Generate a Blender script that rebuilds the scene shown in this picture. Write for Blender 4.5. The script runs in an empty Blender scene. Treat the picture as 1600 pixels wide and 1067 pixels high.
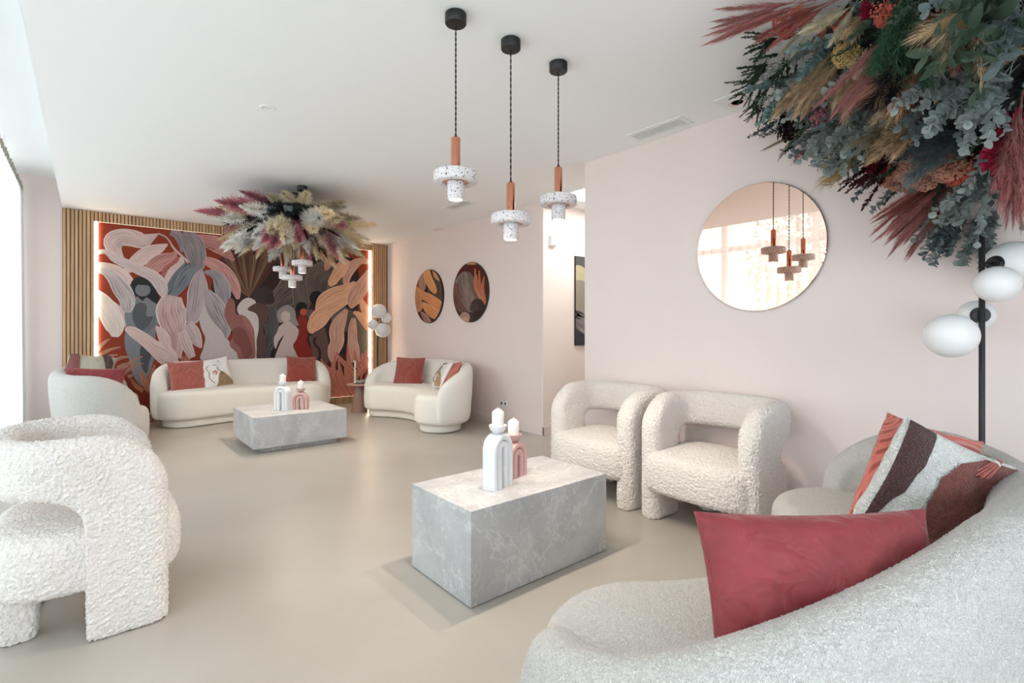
import bpy, bmesh, math, random
from mathutils import Vector, Matrix, noise
random.seed(7)
pi = math.pi
S = bpy.context.scene
COL = S.collection

# ------------------------------------------------------------------ camera
F_PX, CX, HY, CAM_H = 790.0, 800.0, 514.5, 1.226
YAW = math.atan(662.4 / F_PX)
cam_d = bpy.data.cameras.new('camera'); cam = bpy.data.objects.new('camera', cam_d)
COL.objects.link(cam); S.camera = cam
cam_d.sensor_width = 36; cam_d.lens = F_PX / 1600 * 36
cam_d.shift_y = (HY - 533.5) / 1600
cam_d.clip_start = .02; cam_d.clip_end = 200
cam.location = (0, 0, CAM_H); cam.rotation_euler = (pi / 2, 0, -YAW)

# ------------------------------------------------------------------ light
W = bpy.data.worlds.new('sky'); S.world = W; W.use_nodes = True
bg = W.node_tree.nodes['Background']
bg.inputs[0].default_value = (.775, .88, 1, 1); bg.inputs[1].default_value = 8.8
S.view_settings.view_transform = 'Standard'; S.view_settings.look = 'None'
S.view_settings.gamma = 1; S.view_settings.use_curve_mapping = False
S.view_settings.exposure = -0.08
SPOT_W, LED_E, PANEL_E, BULB_E = 31.0, 26.0, 11.0, 12.0
WARM = (1, .86, .71)
S.cycles.use_denoising = True
S.cycles.max_bounces = 10; S.cycles.diffuse_bounces = 6; S.cycles.glossy_bounces = 4
S.cycles.transparent_max_bounces = 16; S.cycles.transmission_bounces = 4
S.cycles.sample_clamp_indirect = 6; S.cycles.caustics_reflective = False; S.cycles.caustics_refractive = False

H = 2.70                      # ceiling
XW, XL, XM, XO = -.85, -.24, 3.385, 4.02   # window wall, ceiling edge, mirror wall, far right wall
YB, YR = 8.22, -2.6           # mural wall, wall behind the camera
YC0, YC1 = 3.03, 4.235        # the corridor opening
ZP = 3.05                     # curtain pocket ceiling

def portal(y0, y1, rear=False):
    l = bpy.data.lights.new('window_portal', 'AREA'); l.shape = 'RECTANGLE'; l.size = y1 - y0; l.size_y = 2.9
    l.cycles.is_portal = True
    o = bpy.data.objects.new('window_portal', l); COL.objects.link(o)
    o.location = (XW - .12, (y0 + y1) / 2, 1.5); o.rotation_euler = (pi / 2, 0, -pi / 2)
    if rear: l.size_y = 2.3; o.location = ((y0 + y1) / 2, YR - .2, 1.3); o.rotation_euler = (pi / 2, 0, pi)
portal(YR, 7.85); portal(-.5, 1.7, True)  # second portal serves the added rear windows

# ------------------------------------------------------------------ helpers
def L(r, g, b):
    f = lambda c: (c / 255) / 12.92 if c / 255 <= .04045 else ((c / 255 + .055) / 1.055) ** 2.4
    return (f(r), f(g), f(b), 1)

MATS = {}
def nmat(name):
    m = bpy.data.materials.new(name); m.use_nodes = True
    MATS[name] = m
    return m, m.node_tree, m.node_tree.nodes['Principled BSDF']
def nd(nt, typ, **kw):
    n = nt.nodes.new(typ)
    for k, v in kw.items():
        if k.startswith('i_'): n.inputs[k[2:].replace('_', ' ')].default_value = v
        else: setattr(n, k, v)
    return n
def ramp(nt, stops, interp='LINEAR'):
    r = nt.nodes.new('ShaderNodeValToRGB'); r.color_ramp.interpolation = interp
    e = r.color_ramp.elements
    while len(e) < len(stops): e.new(.5)
    for q, (p, c) in zip(e, stops): q.position = p; q.color = c
    return r
def coords(nt, kind='Object', scale=(1, 1, 1)):
    t = nt.nodes.new('ShaderNodeTexCoord'); m = nt.nodes.new('ShaderNodeMapping')
    m.inputs['Scale'].default_value = scale
    nt.links.new(t.outputs[kind], m.inputs[0]); return m.outputs[0]
def bump(nt, b, src, strength, dist):
    n = nt.nodes.new('ShaderNodeBump'); n.inputs['Strength'].default_value = strength; n.inputs['Distance'].default_value = dist
    nt.links.new(src, n.inputs['Height']); nt.links.new(n.outputs[0], b.inputs['Normal']); return n

def plain(name, col, rough=.6, metal=0, var=.0, vs=6, spec=.5, bs=0, bscale=60):
    m, nt, b = nmat(name)
    b.inputs['Roughness'].default_value = rough; b.inputs['Metallic'].default_value = metal
    b.inputs['Specular IOR Level'].default_value = spec
    b.inputs['Base Color'].default_value = col
    co = coords(nt)
    n = nd(nt, 'ShaderNodeTexNoise', i_Scale=vs, i_Detail=4.0); nt.links.new(co, n.inputs[0])
    d = 1 - var
    r = ramp(nt, [(.3, (col[0]*d, col[1]*d, col[2]*d, 1)), (.7, col)])
    nt.links.new(n.outputs['Fac'], r.inputs[0]); nt.links.new(r.outputs[0], b.inputs['Base Color'])
    if bs:
        n2 = nd(nt, 'ShaderNodeTexNoise', i_Scale=bscale, i_Detail=3.0); nt.links.new(co, n2.inputs[0])
        bump(nt, b, n2.outputs['Fac'], bs, .01)
    return m
def emit(name, col, strength):
    m, nt, b = nmat(name)
    b.inputs['Base Color'].default_value = (1, 1, 1, 1)
    b.inputs['Emission Color'].default_value = (*col, 1); b.inputs['Emission Strength'].default_value = strength
    return m

plain('wall_pink', L(236, 220, 214), .75, var=.02, vs=2, spec=.25)
plain('ceiling_white', L(243, 243, 243), .85, var=.01, vs=2, spec=.2)
plain('wall_cream', L(242, 232, 222), .75, var=.02, vs=2, spec=.25)
plain('trim_pink', L(233, 216, 211), .5, var=.02, vs=3, spec=.4)
plain('black_metal', L(22, 22, 24), .45, var=.2, vs=20)
plain('white_paint', L(236, 236, 236), .5, var=.02)
plain('dark_slot', L(70, 72, 76), .6, var=.1)
plain('copper', L(222, 150, 122), .16, 1, var=.05, vs=9)
plain('white_ceramic', L(226, 226, 227), .38, var=.02)
plain('pink_ceramic', L(205, 165, 158), .42, var=.06)
plain('wax', L(232, 228, 223), .45, var=.02)
plain('taupe_table', L(150, 118, 104), .6, var=.08, vs=30)
plain('taupe_top', L(196, 160, 145), .55, var=.06, vs=20)
plain('sage_stone', L(150, 150, 138), .7, var=.25, vs=25)
plain('frame_alu', L(120, 112, 104), .4, var=.05)
plain('dark_edge', L(40, 26, 22), .5, var=.1)
plain('dark_fill', L(26, 32, 30), .95, var=.6, vs=18)  # near-black tone of the masses filling both flower clouds
plain('cord_black', L(30, 28, 28), .8, var=.6, vs=160)
plain('tree_green', L(92, 118, 70), .9, var=.4, vs=3); plain('tree_bark', L(90, 76, 62), .9, var=.3)
plain('terrace', L(196, 192, 184), .9, var=.1)
emit('bulb', (1, .84, .62), BULB_E); emit('led', (1, .80, .56), LED_E); emit('led_dim', (1, .80, .56), 1.2); emit('light_panel', (.96, .98, 1), PANEL_E)

# floor: pale polished cement with faint cloudiness
m, nt, b = nmat('floor_cement'); co = coords(nt)
n1 = nd(nt, 'ShaderNodeTexNoise', i_Scale=1.3, i_Detail=5.0, i_Roughness=.5); nt.links.new(co, n1.inputs[0])
r = ramp(nt, [(.3, L(170, 162, 152)), (.7, L(181, 174, 165))]); nt.links.new(n1.outputs['Fac'], r.inputs[0]); nt.links.new(r.outputs[0], b.inputs['Base Color'])
b.inputs['Roughness'].default_value = .34
b.inputs['Specular IOR Level'].default_value = .45

# grey veined marble
m, nt, b = nmat('marble'); co = coords(nt)
n0 = nd(nt, 'ShaderNodeTexNoise', i_Scale=3.0, i_Detail=9.0, i_Roughness=.62, i_Distortion=.6); nt.links.new(co, n0.inputs[0])
base = ramp(nt, [(.32, L(170, 169, 170)), (.5, L(187, 186, 186)), (.7, L(202, 201, 200))]); nt.links.new(n0.outputs['Fac'], base.inputs[0])
nv = nd(nt, 'ShaderNodeTexNoise', i_Scale=2.2, i_Detail=9.0, i_Roughness=.68, i_Distortion=.35); nt.links.new(co, nv.inputs[0])
rv = ramp(nt, [(.485, (0,)*3+(1,)), (.5, (1,)*3+(1,)), (.515, (0,)*3+(1,))]); nt.links.new(nv.outputs['Fac'], rv.inputs[0])
nv2 = nd(nt, 'ShaderNodeTexNoise', i_Scale=4.5, i_Detail=8.0, i_Roughness=.7, i_Distortion=.5); nt.links.new(co, nv2.inputs[0])
rv2 = ramp(nt, [(.488, (0,)*3+(1,)), (.5, (.7,)*3+(1,)), (.512, (0,)*3+(1,))]); nt.links.new(nv2.outputs['Fac'], rv2.inputs[0])
ad = nd(nt, 'ShaderNodeMath', operation='ADD', use_clamp=True); nt.links.new(rv.outputs[0], ad.inputs[0]); nt.links.new(rv2.outputs[0], ad.inputs[1])
sc = nd(nt, 'ShaderNodeMath', operation='MULTIPLY'); sc.inputs[1].default_value = .6; nt.links.new(ad.outputs[0], sc.inputs[0])
mx = nd(nt, 'ShaderNodeMix', data_type='RGBA'); mx.inputs['B'].default_value = L(222, 221, 219)
nt.links.new(sc.outputs[0], mx.inputs['Factor']); nt.links.new(base.outputs[0], mx.inputs['A']); nt.links.new(mx.outputs['Result'], b.inputs['Base Color'])
b.inputs['Roughness'].default_value = .42

# oak slats
def wood(name, a, c):
    m, nt, b = nmat(name); co = coords(nt, 'Object', (40, 40, 1.6))
    info = nt.nodes.new('ShaderNodeObjectInfo')
    n = nd(nt, 'ShaderNodeTexNoise', i_Scale=1.0, i_Detail=8.0, noise_dimensions='4D'); nt.links.new(co, n.inputs[0])
    mu = nd(nt, 'ShaderNodeMath', operation='MULTIPLY'); mu.inputs[1].default_value = 50; nt.links.new(info.outputs['Random'], mu.inputs[0]); nt.links.new(mu.outputs[0], n.inputs['W'])
    r = ramp(nt, [(.3, a), (.7, c)]); nt.links.new(n.outputs['Fac'], r.inputs[0])
    hv = nd(nt, 'ShaderNodeHueSaturation'); mr = nd(nt, 'ShaderNodeMapRange'); mr.inputs['To Min'].default_value = .85; mr.inputs['To Max'].default_value = 1.12
    nt.links.new(info.outputs['Random'], mr.inputs[0]); nt.links.new(mr.outputs[0], hv.inputs['Value']); nt.links.new(r.outputs[0], hv.inputs['Color'])
    nt.links.new(hv.outputs[0], b.inputs['Base Color']); b.inputs['Roughness'].default_value = .5
wood('oak', L(172, 134, 98), L(210, 172, 132))
plain('oak_dark', L(96, 66, 44), .7, var=.2)

# boucle fabrics
def boucle(name, col, scale, strength, dist, rough=1.0, mott=.88):
    m, nt, b = nmat(name); co = coords(nt)
    nz = nd(nt, 'ShaderNodeTexNoise', i_Scale=scale * .6, i_Detail=2.0); nt.links.new(co, nz.inputs[0])
    mxv = nd(nt, 'ShaderNodeMix', data_type='VECTOR'); mxv.inputs['Factor'].default_value = .025
    nt.links.new(co, mxv.inputs['A']); nt.links.new(nz.outputs['Color'], mxv.inputs['B'])
    v = nd(nt, 'ShaderNodeTexVoronoi', feature='SMOOTH_F1', i_Scale=scale); v.inputs['Smoothness'].default_value = .4
    nt.links.new(mxv.outputs['Result'], v.inputs['Vector'])
    inv = nd(nt, 'ShaderNodeMath', operation='SUBTRACT'); inv.inputs[0].default_value = 1; nt.links.new(v.outputs['Distance'], inv.inputs[1])
    n2 = nd(nt, 'ShaderNodeTexNoise', i_Scale=scale * 2.2, i_Detail=3.0); nt.links.new(co, n2.inputs[0])
    ad = nd(nt, 'ShaderNodeMath', operation='MULTIPLY_ADD'); ad.inputs[1].default_value = .35; nt.links.new(n2.outputs['Fac'], ad.inputs[0]); nt.links.new(inv.outputs[0], ad.inputs[2])
    bump(nt, b, ad.outputs[0], strength, dist)
    n3 = nd(nt, 'ShaderNodeTexNoise', i_Scale=scale * .8, i_Detail=2.0); nt.links.new(co, n3.inputs[0])
    rc = ramp(nt, [(.32, (col[0] * mott, col[1] * mott, col[2] * mott, 1)), (.58, col)]); nt.links.new(n3.outputs['Fac'], rc.inputs[0]); nt.links.new(rc.outputs[0], b.inputs['Base Color'])
    b.inputs['Roughness'].default_value = rough
    b.inputs['Specular IOR Level'].default_value = .1
    b.inputs['Sheen Weight'].default_value = .25; b.inputs['Sheen Roughness'].default_value = .5
boucle('teddy_cream', L(240, 231, 224), 150, .7, .005)
boucle('boucle_white', L(246, 240, 233), 240, 1.0, .006, mott=.87)
boucle('weave_ivory', L(240, 235, 226), 260, .35, .003, .9)
boucle('shag_white', L(246, 243, 237), 150, 1.0, .01)
boucle('shag_rust', L(146, 74, 62), 170, 1.0, .01)
boucle('shag_brown', L(84, 46, 44), 170, 1.0, .01)
boucle('shag_sand', L(214, 204, 184), 150, 1.0, .01)

def velvet(name, col):
    m, nt, b = nmat(name); co = coords(nt)
    n = nd(nt, 'ShaderNodeTexNoise', i_Scale=9.0, i_Detail=4.0, i_Distortion=1.0); nt.links.new(co, n.inputs[0])
    r = ramp(nt, [(.3, (col[0]*.72, col[1]*.72, col[2]*.72, 1)), (.7, col)]); nt.links.new(n.outputs['Fac'], r.inputs[0]); nt.links.new(r.outputs[0], b.inputs['Base Color'])
    n2 = nd(nt, 'ShaderNodeTexNoise', i_Scale=14.0, i_Detail=2.0, i_Distortion=.8); nt.links.new(co, n2.inputs[0]); bump(nt, b, n2.outputs['Fac'], .5, .03)
    b.inputs['Roughness'].default_value = .65; b.inputs['Sheen Weight'].default_value = .3; b.inputs['Sheen Tint'].default_value = (1, .7, .66, 1)
velvet('velvet_red', L(142, 45, 52)); velvet('velvet_coral', L(206, 112, 98))

def ribbed(name, col, cx, cz, pitch):
    """pleated cushion cover: concentric arches stitched into the cloth"""
    m, nt, b = nmat(name)
    co = coords(nt); sep = nd(nt, 'ShaderNodeSeparateXYZ'); nt.links.new(co, sep.inputs[0])
    def mth(op, a, bb=None, v=None):
        n = nd(nt, 'ShaderNodeMath', operation=op); nt.links.new(a, n.inputs[0])
        if bb is not None: nt.links.new(bb, n.inputs[1])
        elif v is not None: n.inputs[1].default_value = v
        return n.outputs[0]
    dx = mth('ADD', sep.outputs['X'], v=-cx); dz = mth('ADD', sep.outputs['Z'], v=-cz)
    rr = mth('SQRT', mth('ADD', mth('MULTIPLY', dx, dx), mth('MULTIPLY', dz, dz)))
    below = mth('LESS_THAN', sep.outputs['Z'], v=cz - .17)
    sel = nd(nt, 'ShaderNodeMix', data_type='FLOAT'); nt.links.new(below, sel.inputs['Factor']); nt.links.new(rr, sel.inputs['A']); nt.links.new(sep.outputs['Z'], sel.inputs['B'])
    w = mth('SINE', mth('MULTIPLY', sel.outputs['Result'], v=2 * pi / pitch))
    bump(nt, b, w, .9, .008)
    b.inputs['Base Color'].default_value = col; b.inputs['Roughness'].default_value = .7
    b.inputs['Sheen Weight'].default_value = .5; b.inputs['Sheen Tint'].default_value = (1, .75, .68, 1)
ribbed('ribbed_coral', L(204, 104, 90), .10, .12, .019)
ribbed('ribbed_rust', L(172, 62, 46), .08, .10, .019)

# terrazzo
m, nt, b = nmat('terrazzo'); co = coords(nt)
last = None
base_c = L(222, 214, 214)
for sc_, th, cc in ((95, .22, L(60, 50, 52)), (70, .16, L(150, 120, 112)), (150, .2, L(110, 104, 106))):
    v = nd(nt, 'ShaderNodeTexVoronoi', i_Scale=sc_); nt.links.new(co, v.inputs['Vector'])
    pick = nd(nt, 'ShaderNodeSeparateColor'); nt.links.new(v.outputs['Color'], pick.inputs[0])
    g = nd(nt, 'ShaderNodeMath', operation='LESS_THAN'); g.inputs[1].default_value = th * 1.4; nt.links.new(v.outputs['Distance'], g.inputs[0])
    h = nd(nt, 'ShaderNodeMath', operation='GREATER_THAN'); h.inputs[1].default_value = .62; nt.links.new(pick.outputs[0], h.inputs[0])
    a_ = nd(nt, 'ShaderNodeMath', operation='MULTIPLY'); nt.links.new(g.outputs[0], a_.inputs[0]); nt.links.new(h.outputs[0], a_.inputs[1])
    mx = nd(nt, 'ShaderNodeMix', data_type='RGBA'); mx.inputs['B'].default_value = cc
    nt.links.new(a_.outputs[0], mx.inputs['Factor'])
    if last is None: mx.inputs['A'].default_value = base_c
    else: nt.links.new(last, mx.inputs['A'])
    last = mx.outputs['Result']
nt.links.new(last, b.inputs['Base Color']); b.inputs['Roughness'].default_value = .6

# bronze-pink mirror glass
m, nt, b = nmat('mirror_glass'); b.inputs['Metallic'].default_value = 1; b.inputs['Roughness'].default_value = .0
co = coords(nt); n = nd(nt, 'ShaderNodeTexNoise', i_Scale=1.0); nt.links.new(co, n.inputs[0])
r = ramp(nt, [(.3, L(238, 205, 188)), (.7, L(241, 209, 192))]); nt.links.new(n.outputs['Fac'], r.inputs[0]); nt.links.new(r.outputs[0], b.inputs['Base Color'])

# opal glass of the lamp globes
m, nt, b = nmat('opal_glass'); b.inputs['Base Color'].default_value = L(238, 236, 235); b.inputs['Roughness'].default_value = .35
b.inputs['Subsurface Weight'].default_value = .3; b.inputs['Subsurface Radius'].default_value = (.03, .03, .03)

# sheer curtain: woven open cloth, part of the light goes straight through
m, nt, b = nmat('sheer_linen')
out = nt.nodes['Material Output']
co = coords(nt, 'Object', (1, 1, 1))
n = nd(nt, 'ShaderNodeTexNoise', i_Scale=60.0, i_Detail=3.0); nt.links.new(co, n.inputs[0])
r = ramp(nt, [(.3, L(232, 231, 227)), (.7, L(243, 242, 239))]); nt.links.new(n.outputs['Fac'], r.inputs[0])
df = nd(nt, 'ShaderNodeBsdfDiffuse'); tr = nd(nt, 'ShaderNodeBsdfTranslucent'); tp = nd(nt, 'ShaderNodeBsdfTransparent')
nt.links.new(r.outputs[0], df.inputs[0]); nt.links.new(r.outputs[0], tr.inputs[0])
m1 = nd(nt, 'ShaderNodeMixShader'); m1.inputs[0].default_value = .5; nt.links.new(df.outputs[0], m1.inputs[1]); nt.links.new(tr.outputs[0], m1.inputs[2])
m2 = nd(nt, 'ShaderNodeMixShader'); m2.inputs[0].default_value = .10; nt.links.new(m1.outputs[0], m2.inputs[1]); nt.links.new(tp.outputs[0], m2.inputs[2])
nt.links.new(m2.outputs[0], out.inputs[0])
plain('curtain_tape', L(176, 168, 152), .9, var=.2, vs=40)
# window pane
m, nt, b = nmat('window_pane'); out = nt.nodes['Material Output']
gl = nd(nt, 'ShaderNodeBsdfGlossy'); gl.inputs['Roughness'].default_value = .02; tp = nd(nt, 'ShaderNodeBsdfTransparent')
co = coords(nt); n = nd(nt, 'ShaderNodeTexNoise', i_Scale=1.0); nt.links.new(co, n.inputs[0])
r = ramp(nt, [(.3, (.95, .97, .97, 1)), (.7, (.96, .98, .98, 1))]); nt.links.new(n.outputs['Fac'], r.inputs[0]); nt.links.new(r.outputs[0], tp.inputs[0])
mm = nd(nt, 'ShaderNodeMixShader'); mm.inputs[0].default_value = .95; nt.links.new(gl.outputs[0], mm.inputs[1]); nt.links.new(tp.outputs[0], mm.inputs[2]); nt.links.new(mm.outputs[0], out.inputs[0])
# painted canvas: colours come from the painted shapes
m, nt, b = nmat('painted'); at = nd(nt, 'ShaderNodeVertexColor', layer_name='paint'); co = coords(nt)
n = nd(nt, 'ShaderNodeTexNoise', i_Scale=70.0, i_Detail=4.0); nt.links.new(co, n.inputs[0])
mr = nd(nt, 'ShaderNodeMapRange'); mr.inputs['To Min'].default_value = .82; mr.inputs['To Max'].default_value = 1.14; nt.links.new(n.outputs['Fac'], mr.inputs[0])
hv = nd(nt, 'ShaderNodeHueSaturation'); nt.links.new(at.outputs[0], hv.inputs['Color']); nt.links.new(mr.outputs[0], hv.inputs['Value'])
nt.links.new(hv.outputs[0], b.inputs['Base Color']); b.inputs['Roughness'].default_value = .8; b.inputs['Specular IOR Level'].default_value = .2

# dried flower tones
def plant(name, col, var=.35, rough=.8):
    m, nt, b = nmat(name); info = nt.nodes.new('ShaderNodeObjectInfo'); co = coords(nt)
    n = nd(nt, 'ShaderNodeTexNoise', i_Scale=22.0, i_Detail=3.0); nt.links.new(co, n.inputs[0])
    d = 1 - var
    r = ramp(nt, [(.3, (col[0]*d, col[1]*d, col[2]*d, 1)), (.7, col)]); nt.links.new(n.outputs['Fac'], r.inputs[0])
    hv = nd(nt, 'ShaderNodeHueSaturation'); mr = nd(nt, 'ShaderNodeMapRange'); mr.inputs['To Min'].default_value = .8; mr.inputs['To Max'].default_value = 1.2
    nt.links.new(info.outputs['Random'], mr.inputs[0]); nt.links.new(mr.outputs[0], hv.inputs['Value']); nt.links.new(r.outputs[0], hv.inputs['Color'])
    nt.links.new(hv.outputs[0], b.inputs['Base Color']); b.inputs['Roughness'].default_value = rough; b.inputs['Specular IOR Level'].default_value = .25
    tr = nd(nt, 'ShaderNodeBsdfTranslucent'); nt.links.new(hv.outputs[0], tr.inputs[0]); ms = nd(nt, 'ShaderNodeMixShader'); ms.inputs[0].default_value = .38
    nt.links.new(b.outputs[0], ms.inputs[1]); nt.links.new(tr.outputs[0], ms.inputs[2]); nt.links.new(ms.outputs[0], nt.nodes['Material Output'].inputs[0])
for k, c in dict(pl_cream=(254, 240, 210), pl_white=(252, 249, 243), pl_sand=(232, 206, 170), pl_tan=(204, 174, 140), pl_olive=(176, 160, 130),
                 pl_rose=(196, 122, 112), pl_mauve=(204, 138, 134), pl_plum=(92, 46, 54), pl_burgundy=(112, 22, 40), pl_coral=(222, 116, 98),
                 pl_peach=(236, 176, 150), pl_pink=(222, 150, 160), pl_magenta=(176, 40, 76), pl_yellow=(226, 196, 134), pl_ivory=(240, 230, 206),
                 pl_euca=(166, 177, 174), pl_euca_d=(122, 136, 137), pl_teal=(140, 168, 166), pl_leaf=(86, 106, 88), pl_fern=(92, 136, 104),
                 pl_dark=(40, 42, 42), pl_berry=(44, 26, 30)).items():
    plant(k, L(*c))

# ------------------------------------------------------------------ objects
def mesh_from(name, V, Fc, smooth=True):
    me = bpy.data.meshes.new(name); me.from_pydata([tuple(v) for v in V], [], Fc); me.update()
    if smooth:
        me.polygons.foreach_set('use_smooth', [True] * len(me.polygons)); me.set_sharp_from_angle(angle=math.radians(48)) if len(me.polygons) < 20000 else None
    return me
def put(name, me, mat, parent=None, loc=(0, 0, 0), rot=None, slotobj=False):
    o = bpy.data.objects.new(name, me); COL.objects.link(o)
    if mat is not None:
        if slotobj:
            if not me.materials: me.materials.append(None)
            o.material_slots[0].link = 'OBJECT'; o.material_slots[0].material = MATS[mat]
        else: me.materials.append(MATS[mat])
    o.location = loc
    if rot is not None:
        if isinstance(rot, Matrix): o.rotation_euler = rot.to_euler()
        else: o.rotation_euler = rot
    if parent: o.parent = parent
    return o
def obj(name, VF, mat, parent=None, loc=(0, 0, 0), rot=None, smooth=True):
    return put(name, mesh_from(name, VF[0], VF[1], smooth), mat, parent, loc, rot)
def tag(o, label, cat, group=None):
    o['label'] = label; o['category'] = cat
    if group: o['group'] = group
    return o
def thing(name, label, cat, loc=(0, 0, 0), rz=0, group=None):
    o = bpy.data.objects.new(name, None); COL.objects.link(o); o.empty_display_size = .1
    o.location = loc; o.rotation_euler = (0, 0, rz); return tag(o, label, cat, group)
def struct(name, VF, mat, smooth=False, label=None):
    o = obj(name, VF, mat, smooth=smooth); o['kind'] = 'structure'
    if label: o['label'] = label
    return o
def box(x0, x1, y0, y1, z0, z1, bev=0.0):
    bm = bmesh.new(); bmesh.ops.create_cube(bm, size=1)
    for v in bm.verts: v.co = Vector(((x0 + x1) / 2 + v.co.x * (x1 - x0), (y0 + y1) / 2 + v.co.y * (y1 - y0), (z0 + z1) / 2 + v.co.z * (z1 - z0)))
    if bev: bmesh.ops.bevel(bm, geom=bm.edges[:], offset=bev, segments=2, affect='EDGES', profile=.5)
    bm.verts.index_update()
    V = [v.co.copy() for v in bm.verts]; Fc = [[v.index for v in f.verts] for f in bm.faces]; bm.free(); return V, Fc
def join(*parts):
    V, Fc = [], []
    for v, f in parts:
        o = len(V); V += list(v); Fc += [[i + o for i in q] for q in f]
    return V, Fc
def move(VF, d): return [Vector(v) + Vector(d) for v in VF[0]], VF[1]
def xf(VF, M): return [M @ Vector(v) for v in VF[0]], VF[1]
def lathe(prof, n=32, center=(0, 0)):
    V, Fc = [], []
    for r, z in prof:
        for i in range(n):
            a = 2 * pi * i / n; V.append((center[0] + r * math.cos(a), center[1] + r * math.sin(a), z))
    for k in range(len(prof) - 1):
        for i in range(n):
            j = (i + 1) % n; Fc.append([k * n + i, k * n + j, (k + 1) * n + j, (k + 1) * n + i])
    if prof[0][0] > 1e-6: Fc.append(list(range(n))[::-1])
    if prof[-1][0] > 1e-6: Fc.append([(len(prof) - 1) * n + i for i in range(n)])
    return V, Fc
def tube(P, rad, n=8, caps=True):
    P = [Vector(p) for p in P]; V, Fc = [], []
    R_ = rad if isinstance(rad, (list, tuple)) else [rad] * len(P)
    up = Vector((0, 0, 1))
    for i, p in enumerate(P):
        t = (P[min(i + 1, len(P) - 1)] - P[max(i - 1, 0)]).normalized()
        a = t.cross(up if abs(t.z) < .9 else Vector((1, 0, 0))).normalized(); b_ = t.cross(a)
        for k in range(n):
            q = 2 * pi * k / n; V.append(p + (a * math.cos(q) + b_ * math.sin(q)) * R_[i])
    for i in range(len(P) - 1):
        for k in range(n):
            j = (k + 1) % n; Fc.append([i * n + k, i * n + j, (i + 1) * n + j, (i + 1) * n + k])
    if caps: Fc.append(list(range(n))[::-1]); Fc.append([(len(P) - 1) * n + k for k in range(n)])
    return V, Fc
def rings(RR, close_u=True, cap0=False, cap1=False):
    """RR: list of equally long point rows -> skin"""
    n = len(RR[0]); V = [p for r_ in RR for p in r_]; Fc = []
    for k in range(len(RR) - 1):
        for i in range(n if close_u else n - 1):
            j = (i + 1) % n; Fc.append([k * n + i, k * n + j, (k + 1) * n + j, (k + 1) * n + i])
    if cap0: Fc.append(list(range(n))[::-1])
    if cap1: Fc.append([(len(RR) - 1) * n + i for i in range(n)])
    return V, Fc
def slab(path, spine, z0, z1, rt, rb, crown=0.0, nt_=5):
    """upholstered block: path = outline points with outward normals, rounded edges, domed top"""
    P = [Vector(p) for p, n in path]; N = [Vector(n) for p, n in path]; SP = [Vector(s) for s in spine]
    RR = []
    RR.append([Vector((s.x, s.y, z0)) for s in SP])
    for k in range(nt_ + 1):
        a = pi / 2 * k / nt_; ins = rb * (1 - math.sin(a)); z = z0 + rb * (1 - math.cos(a))
        RR.append([Vector((p.x - n.x * ins, p.y - n.y * ins, z)) for p, n in zip(P, N)])
    RR.append([Vector((p.x + n.x * .006, p.y + n.y * .006, (z0 + rb + z1 - rt) / 2)) for p, n in zip(P, N)])
    for k in range(nt_ + 1):
        a = pi / 2 * k / nt_; ins = rt * (1 - math.cos(a)); z = z1 - rt + rt * math.sin(a)
        RR.append([Vector((p.x - n.x * ins, p.y - n.y * ins, z)) for p, n in zip(P, N)])
    lastr = RR[-1]
    for f in (.25, .5, .75, 1.0):
        c = crown * math.sin(f * pi / 2)
        RR.append([Vector((q.x + (s.x - q.x) * f, q.y + (s.y - q.y) * f, z1 + c)) for q, s in zip(lastr, SP)])
    return rings(RR)
def nappy(VF, scale, amp, level):
    """raise curls of pile on an upholstered skin: subdivide it and push the cloth in and out"""
    me = mesh_from('tmp', *VF); o = bpy.data.objects.new('tmp', me); COL.objects.link(o)
    md = o.modifiers.new('s', 'SUBSURF'); md.levels = 1; md.render_levels = 1
    md = o.modifiers.new('r', 'REMESH'); md.mode = 'VOXEL'; md.voxel_size = level; md.use_smooth_shade = True
    md = o.modifiers.new('m', 'SMOOTH'); md.factor = .5; md.iterations = 3
    ev = o.evaluated_get(bpy.context.evaluated_depsgraph_get()); m2 = bpy.data.meshes.new_from_object(ev)
    V = []
    for v in m2.vertices:
        p = v.co * scale; w_ = noise.noise_vector(p * .5) * .55
        d = noise.voronoi(p * .62 + w_)[0][0]
        V.append(v.co + v.normal * amp * (1.1 - 2.2 * d + .5 * noise.noise(p * 1.7)))
    Fc = [list(q.vertices) for q in m2.polygons]
    bpy.data.objects.remove(o); bpy.data.meshes.remove(me); bpy.data.meshes.remove(m2)
    return V, Fc
def cat(P, n=8, closed=False):
    P = [Vector(p) for p in P]; out = []
    m_ = len(P); rng = range(m_ if closed else m_ - 1)
    for i in rng:
        g = (lambda k: P[k % m_]) if closed else (lambda k: P[max(0, min(m_ - 1, k))])
        p0, p1, p2, p3 = g(i - 1), g(i), g(i + 1), g(i + 2)
        for k in range(n):
            t = k / n
            out.append(.5 * ((2 * p1) + (p2 - p0) * t + (2 * p0 - 5 * p1 + 4 * p2 - p3) * t * t + (3 * p1 - p0 - 3 * p2 + p3) * t ** 3))
    if not closed: out.append(P[-1])
    return out

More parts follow.
